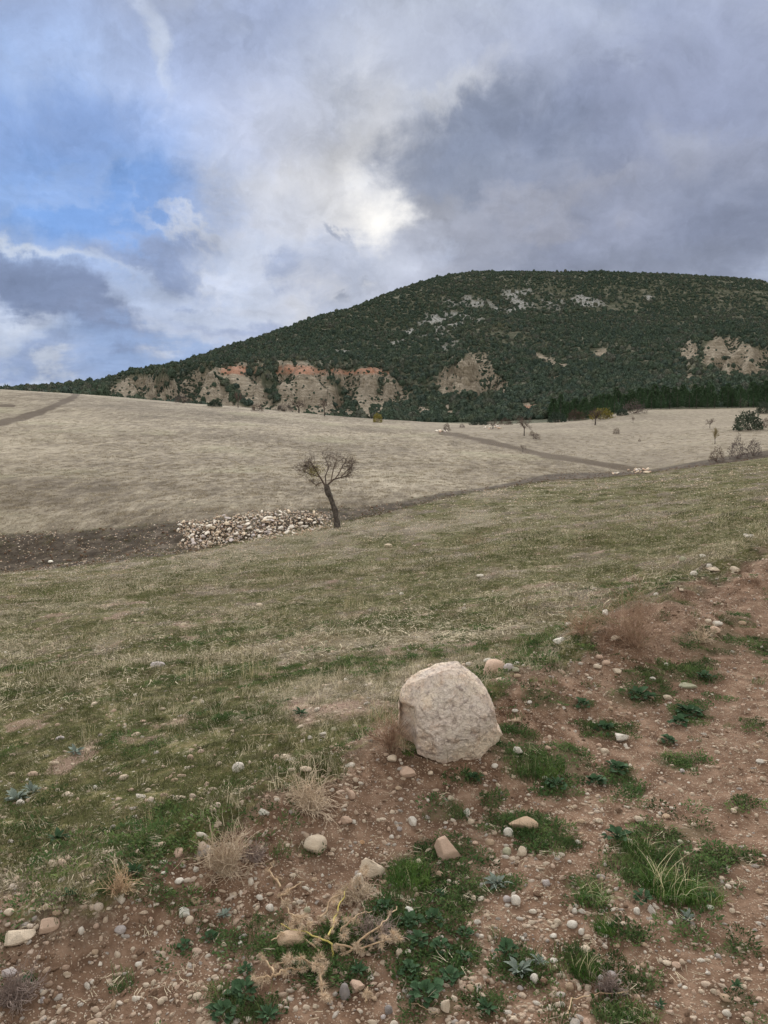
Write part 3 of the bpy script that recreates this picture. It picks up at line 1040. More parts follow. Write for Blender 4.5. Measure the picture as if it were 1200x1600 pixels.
def blades(n, rad, h0, h1, w, lean=.5, seg=2, flat=False):
    """a clump of grass blades"""
    a = rng.uniform(0, 2 * math.pi, n)
    q = np.sqrt(rng.uniform(0, 1, n)) * rad
    bx, by = np.cos(a) * q, np.sin(a) * q
    h = rng.uniform(h0, h1, n)
    la = rng.uniform(0, 2 * math.pi, n)
    ln = rng.uniform(.1, 1, n) * lean * h
    wa = rng.uniform(0, math.pi, n)
    wx, wy = np.cos(wa), np.sin(wa)
    Vs, Fs = [], []
    ts = np.linspace(0, 1, seg + 1)
    rows = []
    for t in ts:
        ww = w * (1 - t) ** .6 if t < 1 else 0
        cx = bx + np.cos(la) * ln * t ** 2
        cy = by + np.sin(la) * ln * t ** 2
        cz = h * t * (1 - .25 * t * lean)
        rows.append((np.stack([cx - wx * ww / 2, cy - wy * ww / 2, cz], 1), np.stack([cx + wx * ww / 2, cy + wy * ww / 2, cz], 1)))
    V = []
    for l, r in rows[:-1]:
        V += [l, r]
    V.append(rows[-1][0])
    V = np.stack(V, 1)                  # n, 2*seg+1, 3
    m = V.shape[1]
    F = []
    for k in range(seg - 1):
        F.append([2 * k, 2 * k + 1, 2 * k + 3]); F.append([2 * k, 2 * k + 3, 2 * k + 2])
    F.append([2 * (seg - 1), 2 * (seg - 1) + 1, m - 1])
    F = np.array(F)
    F = (F[None] + (np.arange(n) * m)[:, None, None]).reshape(-1, 3)
    return V.reshape(-1, 3), F


def tube(pts, rad, sides=5):
    """tapered tube along points"""
    pts = np.asarray(pts, float)
    n = len(pts)
    T = np.gradient(pts, axis=0)
    T /= np.maximum(np.linalg.norm(T, axis=1, keepdims=True), 1e-9)
    ref = np.array([0.31, 0.17, 0.93]) if abs(T[0][2]) < .8 else np.array([.95, .1, .2])
    U = np.cross(T, ref)
    U /= np.maximum(np.linalg.norm(U, axis=1, keepdims=True), 1e-9)
    Wv = np.cross(T, U)
    a = np.arange(sides) * 2 * math.pi / sides
    V = pts[:, None] + (np.cos(a)[None, :, None] * U[:, None] + np.sin(a)[None, :, None] * Wv[:, None]) * np.asarray(rad)[:, None, None]
    V = V.reshape(-1, 3)
    I, J = np.meshgrid(np.arange(n - 1), np.arange(sides), indexing='ij')
    J2 = (J + 1) % sides
    F = np.stack([I * sides + J, I * sides + J2, (I + 1) * sides + J2, (I + 1) * sides + J], -1).reshape(-1, 4)
    return V, F


# ------------------------------------------------------------------ gravel, grit and grass (nobody could count them)
PEB = []
for k in range(7):
    V, F = rock_shape(200 + k, 2, 'angular' if k % 3 else 'round', 1, .6 + .35 * (k % 3) / 2, .45 + .08 * (k % 4))
    me = mesh_np('pebble', V, F)
    me.materials.append(M_PEBBLE)
    PEB.append(me)
GRIT = []
for k in range(4):
    V, F = rock_shape(240 + k, 1, 'round', 1, .8, .6)
    me = mesh_np('grit', V, F)
    me.materials.append(M_PEBBLE)
    GRIT.append(me)


def stones_stuff(name, protos, n, r0, r1, smin, smax, pw, dens, power=0.0):
    w = .78 if r1 <= 30 else .56
    n = int(n * w / .56)
    x, y = polar_points(n, r0, r1, -w, w, power)
    z = terrain(x, y)
    M = masks(x, y, z)
    keep = rng.uniform(0, 1, n) < dens(M, x, y)
    x, y, z = x[keep], y[keep], z[keep]
    m = len(x)
    r = np.hypot(x, y)
    u = rng.uniform(0, 1, m)
    s = smin * (smax / smin) ** (u ** pw)
    s = np.maximum(s, (.0011 if smin > .003 else .0007) * r * rng.uniform(.7, 1.3, m))
    P = np.stack([x, y, z + s * .02], 1)
    rot = np.stack([rng.normal(0, .25, m), rng.normal(0, .25, m), rng.uniform(0, 6.28, m)], 1)
    sc3 = np.stack([s] * 3, 1) * rng.uniform(.75, 1.2, (m, 3))
    scatter(name, protos, P, rot, sc3, rng.integers(0, len(protos), m), rng.uniform(0, 1, m))


def clumpn(x, y, f, s):
    return fbm(x * f, y * f, o=3, s=s)


stones_stuff("gravel", PEB, 115000, 1.25, 30, .0038, .0165, 1.6,
             lambda M, x, y: M['dirt'] * (.5 + .9 * np.maximum(0, clumpn(x, y, 2.2, 301))) * (1 - .55 * M['green']), 0.5)
stones_stuff('grit', GRIT, 60000, 1.3, 16, .0016, .0042, 1.5,
             lambda M, x, y: M['dirt'] * (.75 + .5 * clumpn(x, y, 3, 302)) * (1 - .4 * M['green']), 0.7)
stones_stuff('slope_gravel', PEB, 75000, 2.2, 60, .0045, .034, 2.1,
             lambda M, x, y: (1 - M['dirt']) * (1 - .97 * M['field']) * (.34 + .9 * np.maximum(0, clumpn(x, y, .6, 303)) + .5 * M['patch']) * (.55 + .5 * M['straw']), 0.3)
stones_stuff('patch_gravel', GRIT, 5000, 4.5, 7.5, .003, .007, 1.5, lambda M, x, y: M['patch'], 0.5)

TURF_N, TURF_M, TURF_F = [], [], []
for k in range(5):
    V, F = blades(46, .065, .010, .030, .0022, 1.2)
    me = mesh_np('turf', V, F); me.materials.append(M_TURF); TURF_N.append(me)
    V, F = blades(60, .16, .012, .042, .005, 1.2)
    me = mesh_np('turf', V, F); me.materials.append(M_TURF); TURF_M.append(me)
    V, F = blades(60, .42, .025, .07, .014, 1.2)
    me = mesh_np('turf', V, F); me.materials.append(M_TURF); TURF_F.append(me)


def turf_stuff(name, protos, n, r0, r1, power, dens, tint, smul=(.7, 1.3), zoff=-.003):
    w = .78 if r1 <= 12 else .56
    n = int(n * w / .56)
    x, y = polar_points(n, r0, r1, -w, w, power)
    z = terrain(x, y)
    M = masks(x, y, z)
    keep = rng.uniform(0, 1, n) < dens(M, x, y)
    x, y, z = x[keep], y[keep], z[keep]
    M = {k: v[keep] for k, v in M.items()}
    m = len(x)
    ax, ay = slope_tilt(x, y)
    s = rng.uniform(*smul, m)
    rot = np.stack([ax, ay, rng.uniform(0, 6.28, m)], 1)
    sc3 = np.stack([s, s, s * rng.uniform(.6, 1.3, m)], 1)
    return scatter(name, protos, np.stack([x, y, z + zoff], 1), rot, sc3, rng.integers(0, len(protos), m), np.clip(tint(M, x, y), 0, 1))


turf_t = lambda M, x, y: 1.0 - .90 * M['green'] + .35 * M['straw'] * (1 - M['green']) + rng.normal(0, .26, len(x)) + .35 * clumpn(x, y, 3.5, 311)
turf_d = lambda M, x, y: (1 - sstep(.35, .65, M['dirt'])) * (.30 + .6 * M['green']) * sstep(-.55, -.05, clumpn(x, y, 6, 312)) * (1 - .85 * M['patch']) * (1 - M['field']) * (1 - .3 * M['bank'])
turf_stuff('turf', TURF_N, 30000, 2.0, 9, 1.4, turf_d, turf_t)
turf_stuff('turf', TURF_M, 22000, 8, 22, 1.3, turf_d, turf_t)
turf_stuff('turf', TURF_F, 20000, 20, 66, 1.1, turf_d, turf_t)

# straw: dead stalks left standing in the turf
STRAW_N, STRAW_M, STRAW_F = [], [], []
for k in range(5):
    V, F = blades(9, .045, .04, .13, .0022, .55)
    me = mesh_np('straw', V, F); me.materials.append(M_STRAW); STRAW_N.append(me)
    V, F = blades(9, .12, .04, .13, .0038, .5)
    me = mesh_np('straw', V, F); me.materials.append(M_STRAW); STRAW_M.append(me)
    V, F = blades(14, .35, .05, .14, .010, .5)
    me = mesh_np('straw', V, F); me.materials.append(M_STRAW); STRAW_F.append(me)


def straw_cl(M, x, y, s=321):
    c = sstep(.10, .5, fbm(x * .55, y * 1.0, o=4, s=s) * .8 + .25 * M['straw'] + .35 * clumpn(x, y, 5, 322))
    return (1 - M['dirt']) * (1 - M['patch']) * (1 - M['field']) * (1 - .8 * M['bank']) * (.05 + c)


turf_stuff('dead_grass', STRAW_N, 7000, 2.6, 9, 1.3, lambda M, x, y: straw_cl(M, x, y) * .7, lambda M, x, y: rng.uniform(0, 1, len(x)), (.5, 1.2))
turf_stuff('dead_grass', STRAW_M, 11000, 8, 24, 1.2, straw_cl, lambda M, x, y: rng.uniform(0, 1, len(x)), (.6, 1.3))
turf_stuff('dead_grass', STRAW_F, 8000, 22, 66, 1.0, straw_cl, lambda M, x, y: rng.uniform(0, 1, len(x)), (.5, 1.1))
# flat-lying dead litter close by
LIT = []
for k in range(4):
    V, F = blades(12, .06, .02, .07, .0018, 1.0)
    V = V[:, [0, 2, 1]] * np.array([1, 1, .25]) + np.array([0, -.03, .006])
    me = mesh_np('litter', V, F); me.materials.append(M_STRAW); LIT.append(me)
LITM = []
for k in range(4):
    V, F = blades(11, .28, .04, .13, .0065, 1.0)
    V = V[:, [0, 2, 1]] * np.array([1, 1, .25]) + np.array([0, -.05, .03])
    me = mesh_np('litter', V, F); me.materials.append(M_STRAW); LITM.append(me)
turf_stuff('slope_litter', LITM, 15000, 7, 40, .7, lambda M, x, y: (1 - M['dirt']) * (1 - M['field']) * (.45 + .5 * M['straw']), lambda M, x, y: rng.uniform(0, 1, len(x)), (.7, 1.3))
turf_stuff('grass_litter', LIT, 19000, 1.6, 11, 1.2, lambda M, x, y: (1 - .7 * M['dirt']) * (.25 + .5 * M['straw']), lambda M, x, y: rng.uniform(.2, 1, len(x)))

# stubble on the far field
STUB = []
for k in range(4):
    V, F = blades(26, .35, .06, .16, .022, .5)
    V[:, 0] *= 1.5
    me = mesh_np('stubble', V, F); me.materials.append(M_STUBBLE); STUB.append(me)
turf_stuff('stubble', STUB, 24000, 50, 190, .6, lambda M, x, y: M['field'] * (.45 + .5 * sstep(-.1, .3, fbm(x * .06, y * .35, o=4, s=331))) * (1 - M['track']),
           lambda M, x, y: .1 + .5 * rng.uniform(0, 1, len(x)), (.6, 1.2))

# weeds in the gravel: small-leaved mats and fresh grass
MAT, FRESH = [], []
for k in range(5):
    n = 90
    a = rng.uniform(0, 6.28, n)
    q = np.sqrt(rng.uniform(0, 1, n)) * .045
    c = np.stack([np.cos(a) * q, np.sin(a) * q, rng.uniform(.001, .012, n)], 1)
    d = np.stack([np.cos(a) * .8, np.sin(a) * .8, rng.uniform(.1, .9, n)], 1) + rng.normal(0, .5, (n, 3)) * np.array([1, 1, .3])
    V, F = leaf_quads(c, d, rng.uniform(.006, .014, n), rng.uniform(.003, .007, n))
    me = mesh_np('weed_mat', V, F); me.materials.append(M_WEED); MAT.append(me)
    V, F = blades(34, .035, .02, .055, .0022, .9)
    me = mesh_np('fresh_grass', V, F); me.materials.append(M_WEED); FRESH.append(me)
wd = lambda M, x, y: sstep(.4, .6, M['dirt']) * (sstep(.15, .9, M['green']) * .85 + .10 * (clumpn(x, y, 5, 345) > .12))
turf_stuff('weed_mats', MAT, 16000, 1.5, 11, .9, wd, lambda M, x, y: rng.uniform(0, .6, len(x)))
turf_stuff('fresh_grass', FRESH, 11000, 1.5, 11, .9, lambda M, x, y: wd(M, x, y) * sstep(-.1, .25, clumpn(x, y, 3.5, 341)), lambda M, x, y: rng.uniform(.1, 1, len(x)) * .8)
turf_stuff('slope_weeds', MAT, 16000, 2.4, 12, 1.2, lambda M, x, y: (1 - M['dirt']) * M['green'] * sstep(-.1, .3, clumpn(x, y, 1.2, 343)), lambda M, x, y: rng.uniform(0, .8, len(x)), (.8, 1.6))

# ------------------------------------------------------------------ scrub on the hill
SHRUB = []
for k in range(5):
    V, F = ICO[2]
    V = V.copy()
    V *= (1 + .35 * fbm(V[:, 0] * 1.6 + k * 9, V[:, 1] * 1.6, V[:, 2] * 1.6, o=3, s=400 + k))[:, None]
    V = V * np.array([.86, .86, .75]) + np.array([0, 0, .45])
    n = 130
    d = rng.normal(size=(n, 3)); d[:, 2] = np.abs(d[:, 2]) * .9 - .15
    d /= np.linalg.norm(d, axis=1, keepdims=True)
    c = d * np.array([.8, .8, .7]) + np.array([0, 0, .42])
    LV, LF = leaf_quads(c, d + rng.normal(0, .5, (n, 3)), rng.uniform(.2, .42, n), rng.uniform(.14, .26, n))
    V, F = join([(V, F), (LV, LF)])
    me = mesh_np('scrub', V, to_tris(F), smooth=False); me.materials.append(M_CROWN); SHRUB.append(me)


def hill_scrub():
    n = 100000
    x, y = polar_points(n, 300, 1180, -.56, .56, 1.5)
    z = terrain(x, y)
    M = masks(x, y, z)
    az = np.arctan2(x, y)
    g = 1 - np.abs(vnoise(az * 42 + .8 * vnoise(x * .02, y * .02, s=61), np.hypot(x, y) * .004, s=62))
    g2 = 1 - np.abs(vnoise(az * 110 + .8 * vnoise(x * .03, y * .03, s=63), np.hypot(x, y) * .01, s=64))
    val = sstep(.62, .45, g) + .5 * sstep(.6, .4, g2)
    d = M['hill'] * (1 - (.90 - .85 * np.clip(val, 0, 1)) * M['bare']) * (1 - .8 * M['rock']) * (.70 + .8 * fbm(x * .03, y * .03, o=4, s=411, rough=.65))
    keep = rng.uniform(0, 1, n) < d
    x, y, z = x[keep], y[keep], z[keep]
    bare = M['bare'][keep]
    m = len(x)
    s = rng.uniform(.9, 1.6, m) * np.where(rng.random(m) < .12, 1.6, 1) * np.where(bare > .5, .40 + .25 * rng.random(m), 1) * (1 - .12 * (np.hypot(x, y) > 900))
    rot = np.stack([rng.normal(0, .08, m), rng.normal(0, .08, m), rng.uniform(0, 6.28, m)], 1)
    scatter('hill_scrub', SHRUB, np.stack([x, y, z - .2], 1), rot, np.stack([s, s, s * rng.uniform(.8, 1.7, m)], 1), rng.integers(0, 5, m), rng.uniform(0, 1, m))


hill_scrub()


# crumbled clods of earth along the spoil ridge and the gully bank
M_CLOD = plain_leaf('earth_clod', (.085, .052, .034), (.17, .115, .08), 3, .95)
CLOD = []
for k in range(4):
    V, F = rock_shape(280 + k, 2, 'angular', 1, .85, .7)
    me = mesh_np('clod', V, F)
    me.materials.append(M_CLOD)
    CLOD.append(me)


def clod_density(M, x, y):
    d, _ = segdist(x, y, BERM)
    return M['dirt'] * (np.exp(-(d / .45) ** 2) * .9 + .12)


stones_stuff('earth_clods', CLOD, 26000, 1.4, 14, .004, .020, 2.2, clod_density, 0.7)
stones_stuff('bank_clods', CLOD, 16000, 38, 110, .04, .14, 2.0, lambda M, x, y: M['bank'], 0.5)

# ------------------------------------------------------------------ the big boulder
def boulder_material():
    m, t, b = mat_new('boulder_stone')
    tc = t.node('ShaderNodeTexCoord').outputs['Object']
    n1 = t.noise(tc, 7.0, 6, .62)
    n2 = t.noise(tc, 34.0, 6, .7)
    n3 = t.noise(tc, 130.0, 3, .7)
    wv = t.vmath('ADD', tc, t.vmath('SCALE', t.vmath('SUBTRACT', t.noise(tc, 26.0, 4, .6, out=1), (.5, .5, .5)), scale=.05))
    v1 = t.voro(wv, 26.0, 'DISTANCE_TO_EDGE')
    v2 = t.voro(wv, 70.0, 'DISTANCE_TO_EDGE')
    v3 = t.voro(wv, 9.0, 'DISTANCE_TO_EDGE')
    pc = t.node('ShaderNodeSeparateColor', {0: t.voro(wv, 26.0, out='Color')}).outputs[0]
    peach, cream, grey = (.78, .58, .44), (.82, .70, .565), (.66, .60, .555)
    c = t.mix(t.ramp(n1, .38, .6), peach, cream)
    sx = t.node('ShaderNodeSeparateXYZ', {0: tc}).outputs
    dd = t.vmath('LENGTH', t.vmath('MULTIPLY', t.vmath('SUBTRACT', tc, (.0, 0, .20)), (7, 0, 6)))
    mid = t.ramp(t.math('ADD', dd, t.math('MULTIPLY', t.math('SUBTRACT', n1, .5), 4.0)), 1.5, .7)
    c = t.mix(t.math('MULTIPLY', mid, .75), c, grey)
    c = t.mix(t.math('MULTIPLY', t.ramp(pc, .5, 1), .35), c, (.68, .60, .50))
    n4 = t.noise(tc, 15.0, 6, .75)
    c = t.mix(t.ramp(n4, .50, .66, 0, .55), c, (.50, .335, .24))
    c = t.mix(t.ramp(n4, .46, .34, 0, .6), c, (.82, .74, .63))
    c = t.mix(t.ramp(n2, .53, .64, 0, .6), c, (.33, .27, .25))
    c = t.mix(t.ramp(n3, .56, .68, 0, .5), c, (.28, .23, .21))
    c = t.mix(t.ramp(n3, .44, .34, 0, .5), c, (.86, .80, .72))
    c = t.mix(t.math('MULTIPLY', t.ramp(v1, .035, .0, 0, .5), t.ramp(n2, .45, .55)), c, (.30, .22, .17))
    c = t.mix(t.math('MULTIPLY', t.ramp(v3, .012, .0, 0, .85), t.ramp(n1, .48, .58)), c, (.17, .12, .095))
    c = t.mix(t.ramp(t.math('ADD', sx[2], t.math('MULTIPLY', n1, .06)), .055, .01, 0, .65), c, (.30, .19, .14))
    ck = t.node('ShaderNodeAttribute', attribute_name='crack').outputs['Fac']
    c = t.mix(t.math('MULTIPLY', ck, .65), c, (.25, .18, .14))
    t.l.new(c, b.inputs['Base Color'])
    b.inputs['Roughness'].default_value = .92
    h = t.math('ADD', t.math('MULTIPLY', t.ramp(v1, 0, .05), .12), t.math('ADD', t.math('MULTIPLY', t.ramp(v2, 0, .1), .08), t.math('MULTIPLY', n2, .9)))
    h = t.math('ADD', h, t.math('MULTIPLY', n3, .25))
    bump(t, b, h, 1.0, .022)
    return m


OUT = [(712, 1046), (695, 1047), (677, 1056), (657, 1067), (642, 1077), (631, 1092), (628, 1107), (627, 1132), (626, 1162), (634, 1172), (652, 1182), (675, 1191), (690, 1196), (705, 1204),
       (722, 1199), (745, 1196), (760, 1185), (780, 1172), (787, 1162), (777, 1147), (774, 1125), (769, 1100), (760, 1084), (745, 1069), (730, 1056), (720, 1047)]


def boulder():
    g = ground_at(705, 1192)
    s = scale_at(705, 1192, g) * 1.03
    cx, cy = 705, 1125
    ang = np.array([math.atan2(cy - b, a - cx) for a, b in OUT])
    rad = np.array([math.hypot(a - cx, (b - cy) * 1.04) for a, b in OUT]) * s
    o = np.argsort(ang)
    ang, rad = ang[o], rad[o]
    V, F = ICO[6]
    KZ = .885
    th = np.arctan2(V[:, 2], V[:, 0])
    Rr = np.interp(th, np.concatenate([ang - 2 * math.pi, ang, ang + 2 * math.pi]), np.concatenate([rad] * 3))
    rho = np.hypot(V[:, 0], V[:, 2])
    p = 7.0
    k = (rho ** p + np.abs(V[:, 1]) ** p) ** (-1 / p)
    x = Rr * rho * k * np.cos(th)
    z = (Rr * rho * k * np.sin(th) + (1195 - cy) * s) * KZ
    y = .135 * V[:, 1] * k
    P = np.stack([x, y, z], 1)
    r = np.random.default_rng(3)
    # broken flat facets
    C = np.array([0, 0, (1195 - cy) * s * KZ])
    for n, d in (((-.72, -.68, .12), .185), ((.2, -.93, -.3), .142), ((.35, -.85, .4), .155), ((-.3, -.8, .5), .160), ((.75, -.65, .0), .195), ((.1, -.98, .12), .136), ((-.4, -.85, -.3), .165), ((-.62, -.5, .62), .185), ((.68, -.45, .58), .188), ((.05, -.55, .85), .19), ((.6, -.8, -.25), .165), ((-.15, -.97, .15), .138)):
        n = np.array(n); n /= np.linalg.norm(n)
        e = (P - C) @ n - d
        P -= np.outer(np.maximum(0, e) * .9, n)
    # hollow at the lower left
    hx, hz = (640 - 705) * s, (1195 - 1150) * s
    w = np.exp(-(((P[:, 0] - hx) / .045) ** 2 + ((P[:, 2] - hz) / .075) ** 2)) * (P[:, 1] < 0)
    P[:, 1] += .03 * w
    edge = (652 - cx) * s + .008 * fbm(P[:, 2] * 14, P[:, 0] * 14, o=3, s=551)
    P[:, 1] += .075 * sstep(edge + .006, edge - .010, P[:, 0]) * sstep((1195 - 1105) * s, (1195 - 1128) * s, P[:, 2]) * (P[:, 1] < .02)
    P[:, 1] += P[:, 2] * .06
    d = P - C
    d /= np.linalg.norm(d, axis=1, keepdims=True)
    q = P * 1.0
    n1 = fbm(q[:, 0] * 9, q[:, 1] * 9, q[:, 2] * 9, o=4, s=501, rough=.6)
    n2 = fbm(q[:, 0] * 22, q[:, 1] * 22, q[:, 2] * 22, o=4, s=511, rough=.6)
    ter = fbm(q[:, 0] * 6 + 2, q[:, 1] * 6, q[:, 2] * 8, o=3, s=541) * 4
    ter = (np.floor(ter) + sstep(.35, .65, ter - np.floor(ter))) / 4
    cr = np.full(len(q), 1.0)
    for line in ([(742, 1118), (747, 1132), (744, 1148), (750, 1160)], [(732, 1100), (742, 1108), (750, 1116), (768, 1124)], [(660, 1068), (684, 1064), (700, 1068), (718, 1064)],
                 [(642, 1118), (652, 1132), (668, 1142), (676, 1160), (688, 1176)], [(700, 1150), (712, 1158), (728, 1152)], [(656, 1096), (664, 1110), (678, 1116)]):
        ll = [((a - cx) * s, (1195 - b_) * s * KZ) for a, b_ in line]
        wob = .004 * fbm(q[:, 0] * 60, q[:, 2] * 60, o=2, s=545)
        dd_, _ = segdist(q[:, 0] + wob, q[:, 2] - wob, ll)
        cr = np.minimum(cr, np.where(q[:, 1] < .02, dd_, 1))
    groove = np.exp(-(cr / .0020) ** 2) * sstep(-.5, .3, fbm(q[:, 0] * 25, q[:, 2] * 25, o=2, s=547))
    P += d * (.004 * ter - .007 * groove)[:, None]
    n3 = fbm(q[:, 0] * 70, q[:, 1] * 70, q[:, 2] * 70, o=4, s=521, rough=.7)
    pit = sstep(.35, .7, fbm(q[:, 0] * 30, q[:, 1] * 30, q[:, 2] * 30, o=2, s=531))
    P += d * (.008 * n1 + .007 * n2 + .0045 * n3 - .007 * pit)[:, None]
    me = mesh_np('boulder', P, F)
    at = me.attributes.new('crack', 'FLOAT', 'POINT')
    at.data.foreach_set('value', np.clip(.8 * groove + .3 * pit, 0, 1).astype(np.float32))
    me.materials.append(boulder_material())
    ob = link('boulder', me)
    ob.location = (g[0], g[1] + .10, g[2] + .004)
    tag(ob, 'large pale pinkish limestone boulder standing on the dirt ridge above the track', 'boulder')
    return ob


BOULDER = boulder()

# ------------------------------------------------------------------ loose stones
SHAPES = {'r': [], 'a': [], 's': []}
for k in range(6):
    for key, kind, dims in (('r', 'round', (1, .82, .72)), ('a', 'angular', (1, .85, .75)), ('s', 'slab', (1, .75, .6))):
        V, F = rock_shape(600 + k * 3 + len(key), 4 if k < 3 else 3, kind, *dims)
        V = V / np.abs(V).max(axis=0)
        me = mesh_np('stone', V, F)
        me.materials.append(M_STONE)
        SHAPES[key].append(me)
COL = {'C': (.76, .64, .50), 'W': (.86, .80, .71), 'P': (.72, .53, .41), 'T': (.60, .45, .32), 'G': (.36, .33, .32), 'O': (.66, .42, .25), 'V': (.62, .56, .54), 'M': (.56, .55, .40)}
G_TRACK = ('small pale pebble lying loose on the reddish dirt track at right', 'pebbles on the dirt track')
G_FRONT = ('small pale pebble lying in the bare reddish soil at front left', 'pebbles in the front soil')
G_SLOPE = ('small pale stone lying in the short grass of the slope', 'stones in the slope grass')
G_RIDGE = ('small pale stone on the reddish earth ridge beyond the boulder', 'stones on the earth ridge')
stone_spots = []


def put_stone(px, py, w, h, c, shape='r', label=None, rot=None, cat=None):
    p = ground_at(px, py + h * .32)
    s = scale_at(px, py, p)
    e = math.atan2(EYE - p[2], p[1])
    a = w / 2 * s
    dep = a * (.9 if w < 1.6 * h else .7)
    hh = h / 2 * s
    up = math.sqrt(max((hh ** 2 - (dep * math.sin(e)) ** 2), 0)) / math.cos(e)
    if up < .42 * a:
        up = .42 * a
    if w < h:
        dep = max(dep, hh / math.sin(e) * .55)
    me = random.choice(SHAPES[shape])
    name = 'stone' if w >= 13 else 'pebble'
    o = link(name, me)
    o.scale = (a, dep, up)
    yaw = random.uniform(-.35, .35) + random.choice((0, math.pi)) if rot is None else R(rot)
    o.rotation_euler = (random.uniform(-.12, .12), random.uniform(-.15, .15), yaw)
    o.location = (p[0], p[1], p[2] + up * .42)
    v = random.uniform(.9, 1.1)
    o.color = (*[min(.9, q * v) for q in COL[c]], 1)
    if label is None:
        if py < 1190 and px > 760 and (py - 1190) > -(px - 760) * .66 - 60 and px > 800 and py > 860:
            lab, grp = G_RIDGE if py < 1120 else G_TRACK
        elif py > 1190 and px > 770:
            lab, grp = G_TRACK
        elif py > 1400 or (px > 420 and py > 1230) or (px > 250 and py > 1330):
            lab, grp = G_FRONT
        else:
            lab, grp = G_SLOPE
        tag(o, lab, 'pebble' if name == 'pebble' else 'stone', grp)
    else:
        tag(o, label, cat or ('stone' if name == 'stone' else 'pebble'))
    stone_spots.append((px, py, w))
    return o


